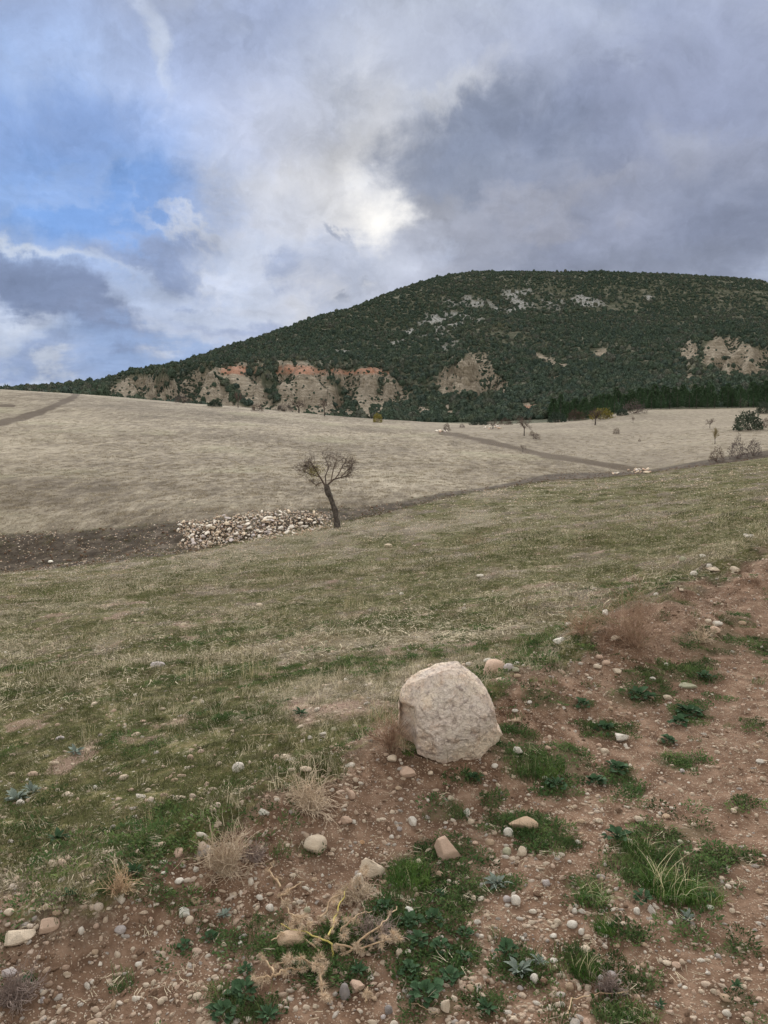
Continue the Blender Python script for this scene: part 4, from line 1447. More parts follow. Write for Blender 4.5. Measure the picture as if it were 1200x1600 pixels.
STONES = [
    # px, py, w, h, colour, shape, label
    (32, 1254, 13, 12, 'W', 'r', 'pinkish white stone at the far left among grey-blue leaves'),
    (193, 1214, 17, 11, 'C', 'r', 'flat cream stone in the left grass above two small pebbles'),
    (273, 1218, 12, 8, 'T', 'r'), (149, 1230, 8, 8, 'W', 'r'), (159, 1222, 8, 7, 'C', 'r'), (231, 1234, 10, 7, 'C', 'r'),
    (281, 1246, 23, 12, 'C', 'r', 'smooth pale oval stone in grass with a knobbly tan one beside it'),
    (299, 1252, 14, 11, 'T', 'a', 'knobbly tan stone touching the pale oval stone in the grass'),
    (169, 1331, 31, 19, 'C', 'a', 'domed cream stone, largest of a little cluster in the left grass'),
    (155, 1345, 20, 10, 'W', 'r', 'flat whitish stone tucked in front of the domed cream stone'),
    (137, 1352, 15, 13, 'P', 'r', 'pinkish stone leaning at the left end of the left grass cluster'),
    (190, 1319, 13, 12, 'M', 'r', 'greenish white round stone just right of the domed cream stone'),
    (127, 1326, 9, 8, 'W', 'r'), (51, 1342, 18, 8, 'M', 'r', 'flat moss-tinged stone lying alone low in the left grass'),
    (151, 1317, 11, 7, 'M', 'r'), (211, 1275, 10, 8, 'W', 'a'), (166, 1299, 12, 8, 'C', 'r'), (75, 1364, 9, 7, 'M', 'r'), (95, 1352, 9, 6, 'W', 'r'),
    (28, 1460, 52, 22, 'C', 's', 'long cream slab half sunk in the soil at the left edge'),
    (73, 1444, 40, 28, 'P', 's', 'pinkish wedge stone leaning against the long cream slab'),
    (14, 1424, 15, 12, 'C', 'r', 'pale round stone above the long cream slab at left edge'),
    (90, 1424, 16, 9, 'T', 'r', 'flattened tan stone between two pale ones above the pinkish wedge'),
    (104, 1423, 10, 8, 'C', 'r'), (61, 1421, 9, 6, 'C', 'r'),
    (188, 1451, 18, 14, 'V', 'r', 'smooth pale lilac-grey stone at the foot of a green clump'),
    (287, 1424, 20, 16, 'W', 'a', 'sharp white triangular stone in the soil left of the thistle'),
    (305, 1406, 17, 13, 'T', 'r', 'tan rounded stone above the sharp white triangular one'),
    (296, 1437, 14, 14, 'C', 'r', 'cream stone directly under the sharp white triangular one'),
    (280, 1375, 15, 10, 'W', 'r', 'clean white oval stone on the gravel left of the dry bush'),
    (306, 1357, 10, 10, 'W', 'r'), (256, 1363, 9, 6, 'W', 'r'),
    (217, 1505, 12, 9, 'W', 'r'), (308, 1555, 15, 11, 'C', 'r', 'smooth cream stone near the bottom below a dug hollow'),
    (251, 1564, 10, 9, 'C', 'r'), (240, 1535, 8, 9, 'C', 'r'), (178, 1570, 9, 14, 'T', 'a'), (145, 1597, 18, 9, 'T', 'r', 'tan stone cut by the bottom edge of the picture at left'),
    (14, 1519, 24, 14, 'V', 'a', 'pinkish grey flat stone above the withered plant at bottom left'),
    (68, 1562, 14, 10, 'V', 'a', 'dull lilac-grey flat stone near the bottom left corner'), (31, 1554, 12, 10, 'C', 'r'), (367, 1424, 7, 8, 'C', 'r'),
    (350, 1475, 9, 8, 'C', 'r'), (375, 1473, 8, 8, 'W', 'r'), (373, 1450, 8, 8, 'M', 'r'), (302, 1578, 9, 9, 'P', 'r'), (343, 1542, 12, 8, 'C', 'r'), (149, 1486, 12, 9, 'T', 'r'),
    (373, 1198, 21, 19, 'W', 'r', 'chalk white upright stone in the grass left of the reddish ridge'),
    (445, 1181, 21, 16, 'C', 'a', 'pale stone, highest of the trio in grass left of the boulder'),
    (440, 1200, 16, 9, 'V', 'r', 'flat bluish white stone between two others in grass'),
    (456, 1201, 13, 10, 'C', 'a', 'small cream stone at the right end of the grass trio'),
    (428, 1197, 11, 10, 'C', 'r'), (505, 1146, 13, 10, 'W', 'a', 'white stone in green grass below the bare gravelly patch'),
    (522, 1138, 10, 7, 'M', 'r'), (94, 1153, 14, 8, 'V', 'r', 'pale grey stone alone in the grass far left of boulder'), (364, 1142, 10, 6, 'C', 'r'),
    (243, 1041, 33, 11, 'V', 's', 'flat greyish white rock lying alone in the middle of the grass slope'),
    (405, 945, 11, 8, 'C', 'r'), (440, 1015, 10, 8, 'W', 'r'), (475, 1021, 9, 5, 'M', 'r'), (287, 975, 10, 6, 'C', 'r'), (607, 852, 14, 8, 'C', 'r', 'pale stone on the slope just right below the lone tree'),
    (346, 1098, 8, 5, 'M', 'r'), (382, 1137, 7, 5, 'C', 'r'), (509, 1003, 8, 5, 'M', 'r'), (254, 1107, 10, 5, 'C', 'r'), (79, 877, 9, 5, 'W', 'r'), (148, 1098, 14, 9, 'C', 'a', 'cream stone in the stony patch at left of the slope'),
    (413, 1268, 18, 11, 'W', 'a', 'whitish flat stone at the left flank of the reddish ridge'),
    (493, 1316, 37, 30, 'C', 'r', 'smooth rounded cream stone sitting on bare soil left of centre'),
    (541, 1280, 20, 15, 'P', 'r', 'pinkish tan rounded stone with a little white one at its side'),
    (553, 1283, 8, 8, 'W', 'r'), (549, 1241, 11, 16, 'P', 'r'), (569, 1282, 7, 6, 'C', 'r'), (591, 1281, 7, 6, 'C', 'r'), (566, 1315, 9, 8, 'O', 'r'), (612, 1307, 8, 7, 'W', 'r'),
    (638, 1203, 27, 22, 'P', 's', 'pinkish oblong stone lying just below left of the boulder'),
    (613, 1184, 16, 12, 'C', 'r', 'round cream stone close left of the boulder base'),
    (645, 1283, 13, 16, 'W', 'a', 'white stone on soil above the big angular pinkish stone'),
    (624, 1294, 9, 9, 'V', 'r'), (730, 1270, 11, 14, 'W', 'a'), (736, 1283, 11, 11, 'C', 'r'), (704, 1246, 11, 10, 'C', 'r'), (778, 1225, 10, 8, 'C', 'a'), (673, 1207, 9, 7, 'C', 'r'),
    (698, 1325, 44, 43, 'P', 'a', 'big pinkish angular stone sitting among weeds below the boulder'),
    (582, 1354, 38, 32, 'C', 's', 'cream wedge stone leaning to the right beside bright green grass'),
    (560, 1375, 21, 26, 'W', 'a', 'white lumpy stone partly covered by dry thistle'),
    (687, 1365, 12, 11, 'T', 'r'), (655, 1346, 13, 11, 'C', 'r'), (656, 1355, 10, 8, 'C', 'r'), (599, 1377, 14, 6, 'T', 'r'),
    (765, 1315, 15, 12, 'T', 'r', 'tan pebble-like stone right of the big pinkish angular stone'),
    (794, 1299, 16, 15, 'W', 'r', 'pale stone left below the large grey-tan slab'),
    (792, 1329, 14, 14, 'M', 'r', 'greenish pale round stone at the right of the weed patch'),
    (422, 1417, 14, 13, 'W', 'r', 'white round stone lying left of the thistle'),
    (455, 1465, 46, 28, 'T', 'r', 'tan rounded stone half hidden under the dry thistle'),
    (469, 1500, 26, 14, 'M', 's', 'greenish grey flat stone beneath the lower thistle heads'),
    (406, 1401, 13, 8, 'W', 'r'), (480, 1421, 11, 10, 'M', 'r'), (640, 1420, 16, 15, 'W', 'a', 'chalky white stone surrounded by dark green weeds'), (625, 1400, 13, 7, 'M', 'r'),
    (557, 1537, 25, 25, 'P', 'a', 'pinkish cream stone touching a grey one below the thistle'),
    (539, 1548, 19, 25, 'G', 'r', 'dark grey smooth oval stone touching a pinkish cream one'),
    (698, 1571, 19, 22, 'C', 's', 'cream elongated stone on soil near the bottom centre'),
    (607, 1577, 14, 15, 'G', 'r', 'light grey round stone at the bottom below the thistle'),
    (758, 1517, 14, 14, 'P', 'a', 'pinkish stone on bare soil right of the broad-leaved weeds'),
    (735, 1544, 14, 13, 'T', 'a', 'dull tan stone on bare soil right of the broad leaves'),
    (623, 1487, 12, 13, 'C', 'r'), (689, 1463, 9, 6, 'W', 'r'), (731, 1498, 9, 8, 'P', 'r'), (792, 1404, 13, 12, 'V', 'r'), (623, 1557, 8, 7, 'W', 'r'), (599, 1588, 9, 7, 'V', 'r'), (692, 1486, 9, 7, 'C', 'r'),
    (754, 1383, 15, 6, 'V', 's', 'flat grey chip in front of the grey-leaved plant'), (740, 1403, 8, 9, 'C', 'r'), (585, 1559, 11, 8, 'T', 'r'), (678, 1576, 9, 7, 'C', 'r'),
    (816, 1284, 48, 25, 'T', 's', 'large grey-tan slab-like stone lying at the edge of the track'),
    (815, 1329, 16, 17, 'C', 'r', 'cream egg-shaped stone below the large grey-tan slab'),
    (805, 1405, 17, 18, 'W', 'r', 'white round stone right of the grey-leaved plant'),
    (856, 1279, 10, 9, 'C', 'r'), (936, 1281, 12, 9, 'C', 'r'), (908, 1283, 13, 8, 'T', 'r'),
    (997, 1279, 16, 12, 'C', 'r', 'cream stone on the track just above the tall grass clump'),
    (1040, 1274, 14, 9, 'T', 'r'), (1084, 1288, 9, 7, 'C', 'r'), (903, 1315, 9, 8, 'W', 'r'), (908, 1302, 9, 5, 'T', 'r'),
    (983, 1313, 15, 10, 'W', 'a', 'white stone in the left leaves of the tall grass clump'),
    (854, 1378, 13, 12, 'V', 'r', 'pale lilac round stone on open gravel left of grass'), (1063, 1315, 10, 8, 'M', 'r'),
    (894, 1443, 17, 13, 'W', 'r', 'smooth white oval stone in a ring of small pebbles'),
    (871, 1440, 13, 12, 'C', 'r', 'cream round stone left of the smooth white oval'),
    (898, 1423, 8, 10, 'W', 'r'), (912, 1424, 14, 6, 'W', 's', 'thin white flat chip above the smooth white oval stone'), (865, 1447, 9, 7, 'C', 'r'), (908, 1455, 9, 10, 'W', 'r'), (865, 1461, 12, 8, 'W', 'r'),
    (914, 1481, 17, 12, 'C', 'r', 'cream stone at the tip of a dry-topped grass tuft'),
    (865, 1499, 14, 9, 'W', 'r', 'white flat oval stone left of the dry-topped grass tuft'), (867, 1511, 9, 8, 'C', 'r'),
    (995, 1423, 10, 12, 'W', 'r'), (1019, 1421, 14, 15, 'W', 'a', 'white triangular stone below the tall grass clump'), (1110, 1416, 14, 9, 'W', 'r', 'bright white oval stone at the right foot of grass clump'),
    (835, 1528, 14, 16, 'W', 'r', 'white round stone nestled in woolly grey leaves'), (813, 1543, 10, 9, 'V', 'r'),
    (956, 1521, 16, 11, 'V', 'r', 'light grey oval stone behind a small withered tuft'), (938, 1527, 10, 10, 'V', 'r'), (967, 1532, 8, 6, 'W', 'r'),
    (890, 1541, 13, 14, 'T', 'r', 'tan egg-shaped stone on gravel near the bottom right'),
    (1042, 1503, 14, 9, 'C', 'r', 'left one of two touching cream stones on open track'), (1057, 1506, 15, 12, 'P', 'r', 'right, pinker one of two touching stones on open track'),
    (999, 1537, 11, 9, 'P', 'a'), (1004, 1508, 10, 9, 'T', 'r'), (1018, 1512, 9, 8, 'C', 'r'), (1134, 1557, 18, 13, 'T', 'r', 'tan rounded stone near the bottom right corner'), (1152, 1560, 12, 8, 'P', 'r'), (1115, 1548, 9, 8, 'C', 'r'),
    (1144, 1422, 9, 8, 'C', 'r'), (1085, 1375, 9, 7, 'W', 'r'), (1186, 1392, 13, 8, 'T', 'r'), (963, 1476, 11, 8, 'T', 'r'), (1006, 1474, 11, 8, 'T', 'r'), (973, 1442, 12, 7, 'C', 'r'), (1047, 1441, 9, 7, 'W', 'r'), (1145, 1379, 10, 7, 'C', 'r'),
    (773, 1043, 42, 34, 'P', 'r', 'chunky orange-pink stone in the grass behind the boulder'),
    (795, 1042, 18, 15, 'V', 'r', 'grey-white stone stuck to the right of the orange-tan chunk'),
    (762, 1031, 18, 8, 'W', 'r', 'flat white stone peeping out behind the orange-tan chunk'), (808, 1036, 10, 8, 'W', 'r'), (806, 1046, 11, 9, 'M', 'r'), (808, 1055, 14, 8, 'T', 'r'), (732, 1037, 9, 8, 'W', 'r'),
    (875, 998, 20, 17, 'W', 'a', 'white angular stone in grass left of the leafless bush'),
    (875, 983, 14, 7, 'M', 'r'), (888, 975, 12, 9, 'W', 'r'), (946, 956, 10, 12, 'W', 'r'), (962, 996, 15, 9, 'C', 'r', 'cream stone at the foot of the leafless bush'),
    (937, 1026, 12, 9, 'P', 'r'), (933, 1040, 14, 9, 'C', 'r', 'peach stone on the ridge below the leafless bush, nearest left'), (946, 1035, 15, 9, 'P', 'r', 'pinkish stone beside the peach one on the ridge'), (964, 1048, 14, 9, 'C', 'a', 'cream wedge stone right of the peach one on the ridge'),
    (1041, 1038, 9, 7, 'W', 'r'), (1075, 1070, 28, 11, 'M', 's', 'long greenish stone among weeds on the ridge flank'), (1043, 1089, 16, 9, 'C', 'r', 'cream stone near the outer edge of the ridge flank weeds'), (1016, 1088, 13, 12, 'T', 'r', 'tan stone standing in ridge flank weeds'),
    (970, 1151, 25, 17, 'W', 'a', 'white angular stone on the gravel right of the boulder'), (945, 1173, 15, 11, 'C', 'r', 'cream stone just left below a white angular one'), (936, 1164, 9, 8, 'P', 'r'), (1188, 1188, 14, 9, 'W', 'r', 'white stone at the right edge of the open track'), (1066, 1204, 9, 7, 'V', 'r'), (856, 1168, 11, 8, 'P', 'r'),
    (1117, 983, 17, 12, 'P', 'r', 'pinkish stone just under a long white one on the ridge'), (1119, 974, 21, 9, 'W', 's', 'long white stone up on the reddish ridge at right'), (1106, 969, 12, 8, 'C', 'r'), (1027, 985, 14, 8, 'P', 'r', 'pinkish stone right of the leafless bush on the ridge'),
    (1173, 837, 22, 12, 'W', 'a', 'bright white rock alone on the grass at far right'), (1098, 869, 12, 8, 'W', 'r'), (1067, 873, 12, 10, 'M', 'r'), (1116, 888, 20, 9, 'C', 's', 'flat pale stone at the grassy lip of the ridge'), (1148, 889, 17, 11, 'C', 'a', 'cream stone next to the reddest earth of the ridge'), (1108, 884, 9, 7, 'W', 'r'), (1084, 897, 12, 9, 'W', 'r'),
    (751, 899, 13, 6, 'W', 'r'), (725, 950, 7, 6, 'W', 'r'), (805, 1109, 11, 7, 'W', 'r'), (807, 1125, 20, 9, 'T', 's', 'brownish flat stone on the ridge soil right of boulder'), (827, 1097, 9, 6, 'W', 'r'),
    (809, 1172, 14, 15, 'W', 'a', 'white shard in green grass right of the boulder'), (773, 1196, 11, 8, 'W', 'r'), (758, 1208, 9, 7, 'P', 'r'), (852, 1215, 10, 7, 'W', 'r'), (1006, 933, 0, 0, 'W', 'r'),
    (1160, 973, 12, 7, 'T', 'r'), (1020, 1060, 10, 7, 'W', 'r'), (726, 975, 7, 5, 'M', 'r'), (758, 936, 7, 4, 'M', 'r'), (777, 1008, 7, 6, 'M', 'r'), (627, 927, 8, 5, 'W', 'r'),
]
for q in STONES:
    if q[2] > 0:
        put_stone(*q)

# unlisted pebbles, placed by chance until about 300 loose stones lie there singly
n_more = 292 - len(stone_spots)
tries = 0
while n_more > 0 and tries < 4000:
    tries += 1
    if random.random() < .8:
        px, py = random.uniform(0, 1200), random.uniform(1150, 1595)
        if py < 1460 - px * .42 and px < 620: continue
    else:
        px, py = random.uniform(0, 1200), random.uniform(900, 1400)
    if 600 < px < 800 and 1030 < py < 1215: continue
    if any(math.hypot(px - a, py - b) < (w / 2 + 12) for a, b, w in stone_spots): continue
    w = random.choice((7, 8, 8, 9, 9, 10, 11)) * (1 if py > 1100 else .75)
    put_stone(px, py, w, w * random.uniform(.65, .95), random.choice('CCWPTTC'), random.choice('rra'))
    n_more -= 1


# ------------------------------------------------------------------ heap of field stones by the tree
P_HEAP = [(278, 816), (326, 813), (329, 822), (333, 810), (378, 805), (437, 797), (489, 800), (521, 811), (518, 823), (492, 829), (454, 837), (419, 840), (375, 849), (300, 856), (279, 853), (290, 840), (279, 830)]
HEAPSH = []
for k in range(7):
    V, F = rock_shape(700 + k, 2, 'angular', 1, .8, .62)
    me = mesh_np('heap_stone', V, F)
    me.materials.append(M_STONE)
    HEAPSH.append(me)


def stone_heap():
    c = ground_at(410, 842)
    root = link('stone_heap', None)
    root.location = c
    tag(root, 'long heap of cleared pale field stones beside the lone tree in the gully', 'stone heap')
    pts = []
    yy = 797.0
    while yy < 857:
        xx = 276.0 + random.uniform(0, 6)
        while xx < 523:
            a, b = xx + random.uniform(-2, 2), yy + random.uniform(-1.6, 1.6)
            if polysdf(np.array([a]), np.array([b]), P_HEAP)[0] > .5:
                pts.append((a, b))
            xx += random.uniform(6.0, 8.6)
        yy += 4.6
    random.shuffle(pts)
    for a, b in pts[:296]:
        p = ground_at(a, b)
        s = random.choice((.08, .10, .12, .14, .18, .24)) * random.uniform(.85, 1.1)
        o = link('stone', random.choice(HEAPSH), root)
        o.location = (p[0] - c[0], p[1] - c[1] + random.uniform(-.15, .15), p[2] - c[2] + s * random.uniform(.3, .9))
        o.scale = (s, s * random.uniform(.75, 1.1), s * random.uniform(.6, .95))
        o.rotation_euler = (random.uniform(-.5, .5), random.uniform(-.5, .5), random.uniform(0, 6.28))
        k = random.choice('WCWVWWCVW')
        v = random.uniform(.9, 1.15)
        o.color = (*[q * v for q in COL[k]], 1)
    n = 1500
    P = []
    while len(P) < n:
        a, b = random.uniform(272, 526), random.uniform(795, 860)
        if polysdf(np.array([a]), np.array([b]), P_HEAP)[0] > random.uniform(-4, 1):
            P.append(ground_at(a, b))
    P = np.array(P) - np.array(c)
    s = rng.uniform(.03, .09, n)
    P[:, 2] += s * .5
    rot = rng.uniform(-.6, 6, (n, 3))
    o = scatter('rubble', PEB, P, rot, np.stack([s] * 3, 1), rng.integers(0, 7, n), rng.uniform(0, 1, n))
    o.parent = root


stone_heap()


# ------------------------------------------------------------------ leafless trees
def unit(v):
    return v / max(np.linalg.norm(v), 1e-9)


def sprout(p, d, L, r, depth, parts, rs, nch, droop=0.0, rmin=.006, sides=4, wander=.35):
    """a wandering branch with side shoots"""
    k = 5 if depth > 1 else 4
    pts = [p]
    dd = unit(d)
    for i in range(k):
        dd = unit(dd + rs.normal(0, wander / 2, 3) + np.array([0, 0, .10 - droop]))
        pts.append(pts[-1] + dd * L / k)
    rad = np.maximum(np.linspace(r, r * .35, k + 1), rmin)
    parts.append(tube(pts, rad, sides if depth > 1 else 3))
    if depth > 0:
        for c in range(nch):
            t = rs.uniform(.25, 1.0)
            i = min(int(t * k), k - 1)
            q = pts[i] + (pts[i + 1] - pts[i]) * (t * k - i)
            ax = unit(pts[i + 1] - pts[i])
            side = unit(np.cross(ax, rs.normal(size=3)))
            sprout(q, ax * .75 + side * rs.uniform(.5, 1.0), L * rs.uniform(.42, .68), max(r * .5, rmin), depth - 1, parts, rs, nch, droop, rmin, sides, wander)


def lone_tree():
    rs = np.random.default_rng(11)
    g = ground_at(527, 824)
    s = scale_at(527, 824, g)
    root = link('bare_tree', None)
    root.location = g
    tag(root, 'lone leafless tree with crooked leaning trunk at the end of the stone heap', 'tree')
    L = lambda a, b, y=0.0: np.array([(a - 527) * s, y, (824 - b) * s])
    path = [L(528, 832), L(527, 824), L(526, 812), L(523, 796), L(518, 781), L(514, 771), L(511, 763), L(510, 757)]
    rad = np.array([6.5, 5.4, 4.3, 3.9, 3.8, 4.4, 4.8, 3.2]) * s
    pp = np.array(path)
    tt = np.linspace(0, len(path) - 1, 34)
    P = np.stack([np.interp(tt, range(len(path)), pp[:, i]) for i in range(3)], 1)
    rr = np.interp(tt, range(len(path)), rad)
    V, F = tube(P, rr, 12)
    V = V + (V - np.repeat(P, 12, 0)) * (.5 * fbm(V[:, 0] * 9, V[:, 1] * 9, V[:, 2] * 4, o=3, s=71))[:, None]
    parts = [(V, F)]
    sprout(L(519, 783), np.array([.3, -.8, .3]), .25, .05, 0, parts, rs, 0)
    V, F = join(parts)
    me = mesh_np('trunk', V, F)
    me.materials.append(M_BARK)
    link('trunk', me, root)
    limbs = [([(511, 762), (514, 755), (521, 749), (531, 746), (541, 744), (549, 738)], .1, 2.2), ([(524, 748), (530, 740), (535, 730), (541, 721)], .3, 1.2), ([(518, 751), (521, 740), (523, 728), (528, 717)], -.3, 1.3),
             ([(510, 761), (505, 751), (499, 742), (494, 731), (487, 720)], -.3, 2.1), ([(501, 745), (493, 742), (485, 742), (476, 737)], .2, 1.2), ([(507, 755), (500, 754), (492, 757), (486, 752)], .4, .9),
             ([(510, 757), (509, 744), (513, 730), (507, 716)], .4, 1.5), ([(534, 745), (541, 738), (546, 730), (552, 727)], -.2, .9), ([(497, 738), (488, 733), (480, 727)], -.4, .8)]
    for pts, dy, r0 in limbs:
        n = len(pts)
        pp = np.array([L(a, b, dy * i / (n - 1) * 1.2) for i, (a, b) in enumerate(pts)])
        pp[1:-1] += rs.normal(0, .03, (n - 2, 3))
        parts = [tube(pp, np.linspace(r0 * .85, .4, n) * s, 6)]
        for c in range(int(rs.integers(10, 18))):
            t = rs.uniform(.30, 1.0) ** .7 * (n - 1)
            i = min(int(t), n - 2)
            q = pp[i] + (pp[i + 1] - pp[i]) * (t - i)
            ax = unit(pp[i + 1] - pp[i])
            side = unit(np.cross(ax, rs.normal(size=3)))
            sprout(q, ax * .6 + side * .9 + np.array([0, 0, .25]), rs.uniform(.18, .75), .28 * s, 2, parts, rs, 4, rs.uniform(-.05, .12), .0038, 3, .85)
        V, F = join(parts)
        me = mesh_np('branch', V, F)
        me.materials.append(M_TWIG)
        br = link('branch', me, root)
        if pts[-1] == (487, 720): leafy = br
    n = 900
    c = L(492, 735) + rs.normal(0, 1, (n, 3)) * np.array([.26, .3, .2])
    V, F = leaf_quads(c, rs.normal(size=(n, 3)), rs.uniform(.03, .07, n), rs.uniform(.02, .04, n))
    me = mesh_np('leaf_cluster', V, F)
    me.materials.append(M_OLIVE)
    o = link('leaf_cluster', me, leafy)
    tag(o, 'yellow-green tuft of leaves on the left of the crown')


lone_tree()


def far_tree_meshes(seed, twig=M_TWIG, spread=.5):
    """a one metre tall leafless tree seen from far off"""
    rs = np.random.default_rng(seed)
    tp = [np.array([0, 0, -.05]), np.array([rs.normal(0, .01), 0, .12]), np.array([rs.normal(0, .03), 0, .3]), np.array([rs.normal(0, .04), 0, .42])]
    V, F = tube(tp, [.04, .032, .026, .02], 6)
    tm = mesh_np('trunk', V, F); tm.materials.append(M_BARK)
    parts = []
    for k in range(8):
        a = k * .785 + rs.uniform(-.3, .3)
        sprout(tp[2] + (tp[3] - tp[2]) * rs.uniform(0, 1), np.array([math.cos(a) * spread * 1.4, math.sin(a) * spread * 1.4, rs.uniform(.4, 1)]), rs.uniform(.35, .5), .014, 2, parts, rs, 5, 0, .0042, 3)
    V, F = join(parts)
    cm = mesh_np('crown', V, F); cm.materials.append(twig)
    return tm, cm


def far_shrub_mesh(seed, mat, n=900, twigs=True):
    """a one metre wide rounded shrub, many leaf tips on a tangle"""
    rs = np.random.default_rng(seed)
    d = rs.normal(size=(n, 3)); d[:, 2] = np.abs(d[:, 2])
    d /= np.linalg.norm(d, axis=1, keepdims=True)
    q = rs.uniform(.35, 1, n) ** .5
    lump = 1 + .3 * fbm(d[:, 0] * 2 + seed, d[:, 1] * 2, d[:, 2] * 2, o=2, s=seed)
    c = d * (q * lump)[:, None] * np.array([.46, .46, .55])
    V, F = leaf_quads(c, d + rs.normal(0, .6, (n, 3)), rs.uniform(.05, .11, n), rs.uniform(.02, .06, n) * (.4 if twigs else 1))
    me = mesh_np('foliage', V, F); me.materials.append(mat)
    parts = []
    for k in range(7):
        a = rs.uniform(0, 6.28)
        sprout(np.array([0, 0, -.05]), np.array([math.cos(a), math.sin(a), 1.1]), .45, .018, 1, parts, rs, 4, 0, .006, 3)
    V, F = join(parts)
    sm = mesh_np('stem', V, F); sm.materials.append(M_TWIG)
    return me, sm


TREE_SET = [far_tree_meshes(800 + k, spread=.4 + .12 * k) for k in range(4)]
YT = far_tree_meshes(820, M_YELLOWLEAF, .4)
SH = {'dark': [far_shrub_mesh(830 + k, M_CROWN, 1300, False) for k in range(2)], 'grey': [far_shrub_mesh(840 + k, M_GREYBUSH, 800) for k in range(3)],
      'brown': [far_shrub_mesh(850 + k, M_BROWNBUSH, 900) for k in range(2)], 'olive': [far_shrub_mesh(860 + k, M_OLIVE, 900, False) for k in range(2)]}


def far_plant(px, py, w, h, kind, label, group=None):
    p = ground_at(px, py)
    s = scale_at(px, py, p)
    tree = kind in ('tree', 'ytree')
    root = link('bare_tree' if kind == 'tree' else 'small_tree' if kind == 'ytree' else 'bush', None)
    root.location = p
    root.rotation_euler = (0, 0, random.uniform(0, 6.28))
    tag(root, label, 'tree' if tree else 'bush', group)
    if tree:
        a, b = random.choice(TREE_SET) if kind == 'tree' else YT
        for nm, me in (('trunk', a), ('crown', b)):
            o = link(nm, me, root)
            o.scale = (w * s * 1.05, w * s * 1.05, h * s * 1.1)
    else:
        a, b = random.choice(SH[kind])
        for nm, me in (('foliage', a), ('stem', b)):
            o = link(nm, me, root)
            o.scale = (w * s, w * s, h * s * 1.9 if nm == 'foliage' else h * s)
    return root


FAR = [
    (819, 681, 26, 32, 'tree', 'round-crowned leafless tree standing alone before the dark forest edge'),
    (930, 664, 34, 24, 'tree', 'wide-spreading leafless tree at the forest edge, centre right'),
    (1109, 669, 14, 16, 'tree', 'small leafless tree left of the dark round bush'),
    (1117, 694, 18, 22, 'ytree', 'little rusty brown tree above the bushy gully end'),
    (770, 670, 22, 12, 'tree', 'low leafless tree growing out of a small stone pile'),
    (817, 706, 10, 12, 'tree', 'tiny bare sapling beside the field track'),
    (989, 661, 7, 10, 'tree', 'tiny bare sapling at the rim of the upper pale field'),
    (372, 637, 20, 24, 'tree', 'bare tree on the left field crest against the pale scarp'),
    (507, 650, 24, 26, 'tree', 'bare crooked tree on the crest at the foot of the scarp'),
    (467, 645, 34, 20, 'tree', 'broad grey leafless tree on the crest, left of the crooked one'),
    (285, 630, 26, 14, 'grey', 'purplish grey bush at the left foot of the eroded scarp'),
    (402, 642, 22, 11, 'brown', 'dark brown bush on the field crest under the scarp'),
    (445, 643, 30, 12, 'grey', 'low grey bush on the crest between two leafless trees'),
    (336, 635, 26, 9, 'dark', 'dark green bush on the crest below the scarp'),
    (560, 652, 24, 12, 'dark', 'dark green bush right of the crooked bare tree'),
    (590, 660, 16, 14, 'olive', 'small olive green bush where the scarp meets the field'),
    (698, 673, 13, 11, 'brown', 'dark bush beside a small pile of stones at the track head'),
    (722, 668, 10, 6, 'grey', 'tiny grey bush at the back of the field near the track head'),
    (831, 681, 9, 8, 'brown', 'small dark bush, left of a pair right of the round-crowned tree'),
    (838, 686, 13, 9, 'brown', 'dark bush, right and larger of a pair in the pale field'),
    (963, 678, 12, 9, 'brown', 'lone dark little bush in the middle of the right field'),
    (999, 690, 5, 4, 'brown', 'tiny dark shrub low in the right field'),
    (1169, 672, 44, 26, 'dark', 'big dark green round bush in the right field'),
    (1194, 646, 26, 16, 'dark', 'dark bush cut by the right edge at the forest rim'),
    (1197, 668, 16, 14, 'brown', 'brownish bush at the right edge beside the big round bush'),
    (1120, 721, 26, 20, 'brown', 'reddish brown leafless bush at the gully end'),
    (1152, 716, 30, 30, 'grey', 'tall grey leafless bush, middle one at the gully end'),
    (1177, 712, 26, 26, 'grey', 'grey leafless bush at the gully end nearest the right edge'),
    (940, 655, 40, 16, 'olive', 'olive bush behind the wide-spreading leafless tree'),
    (990, 646, 40, 18, 'grey', 'purplish leafless thicket in front of the dark pines'),
    (900, 657, 30, 16, 'brown', 'brown bush left of the wide-spreading leafless tree'),
    (870, 660, 30, 14, 'dark', 'dark bush at the forest edge left of brown one'),
    (748, 664, 30, 10, 'dark', 'dark low bush at the back edge of the field, leftmost'),
    (790, 664, 26, 10, 'brown', 'brown low bush behind the stone pile tree'),
    (972, 649, 20, 10, 'dark', 'dark green bush tucked left of the purplish thicket'),
]
for q in FAR:
    far_plant(*q)


# the dark pines along the foot of the hill
def pine_meshes(seed):
    rs = np.random.default_rng(seed)
    V, F = tube([(0, 0, -.05), (.01, 0, .4), (0, .01, .97)], [.022, .016, .004], 6)
    tm = mesh_np('trunk', V, F); tm.materials.append(M_BARK)
    n = 1500
    h = rs.uniform(.08, 1.0, n)
    prof = .30 * np.minimum(1, (1.03 - h) * 1.5) ** .75 * np.minimum(1, .5 + h * 2.2)
    a = rs.uniform(0, 6.28, n)
    tier = .72 + .28 * np.sin(h * 42 + 2.5 * np.sin(a * 2 + seed))
    q = prof * tier * rs.uniform(.35, 1, n) ** .5
    c = np.stack([np.cos(a) * q, np.sin(a) * q, h - .12 * q], 1)
    d = np.stack([np.cos(a), np.sin(a), rs.uniform(-.1, .9, n)], 1) + rs.normal(0, .3, (n, 3))
    V, F = leaf_quads(c, d, rs.uniform(.045, .09, n), rs.uniform(.014, .034, n))
    cm = mesh_np('crown', V, F); cm.materials.append(M_PINE)
    return tm, cm


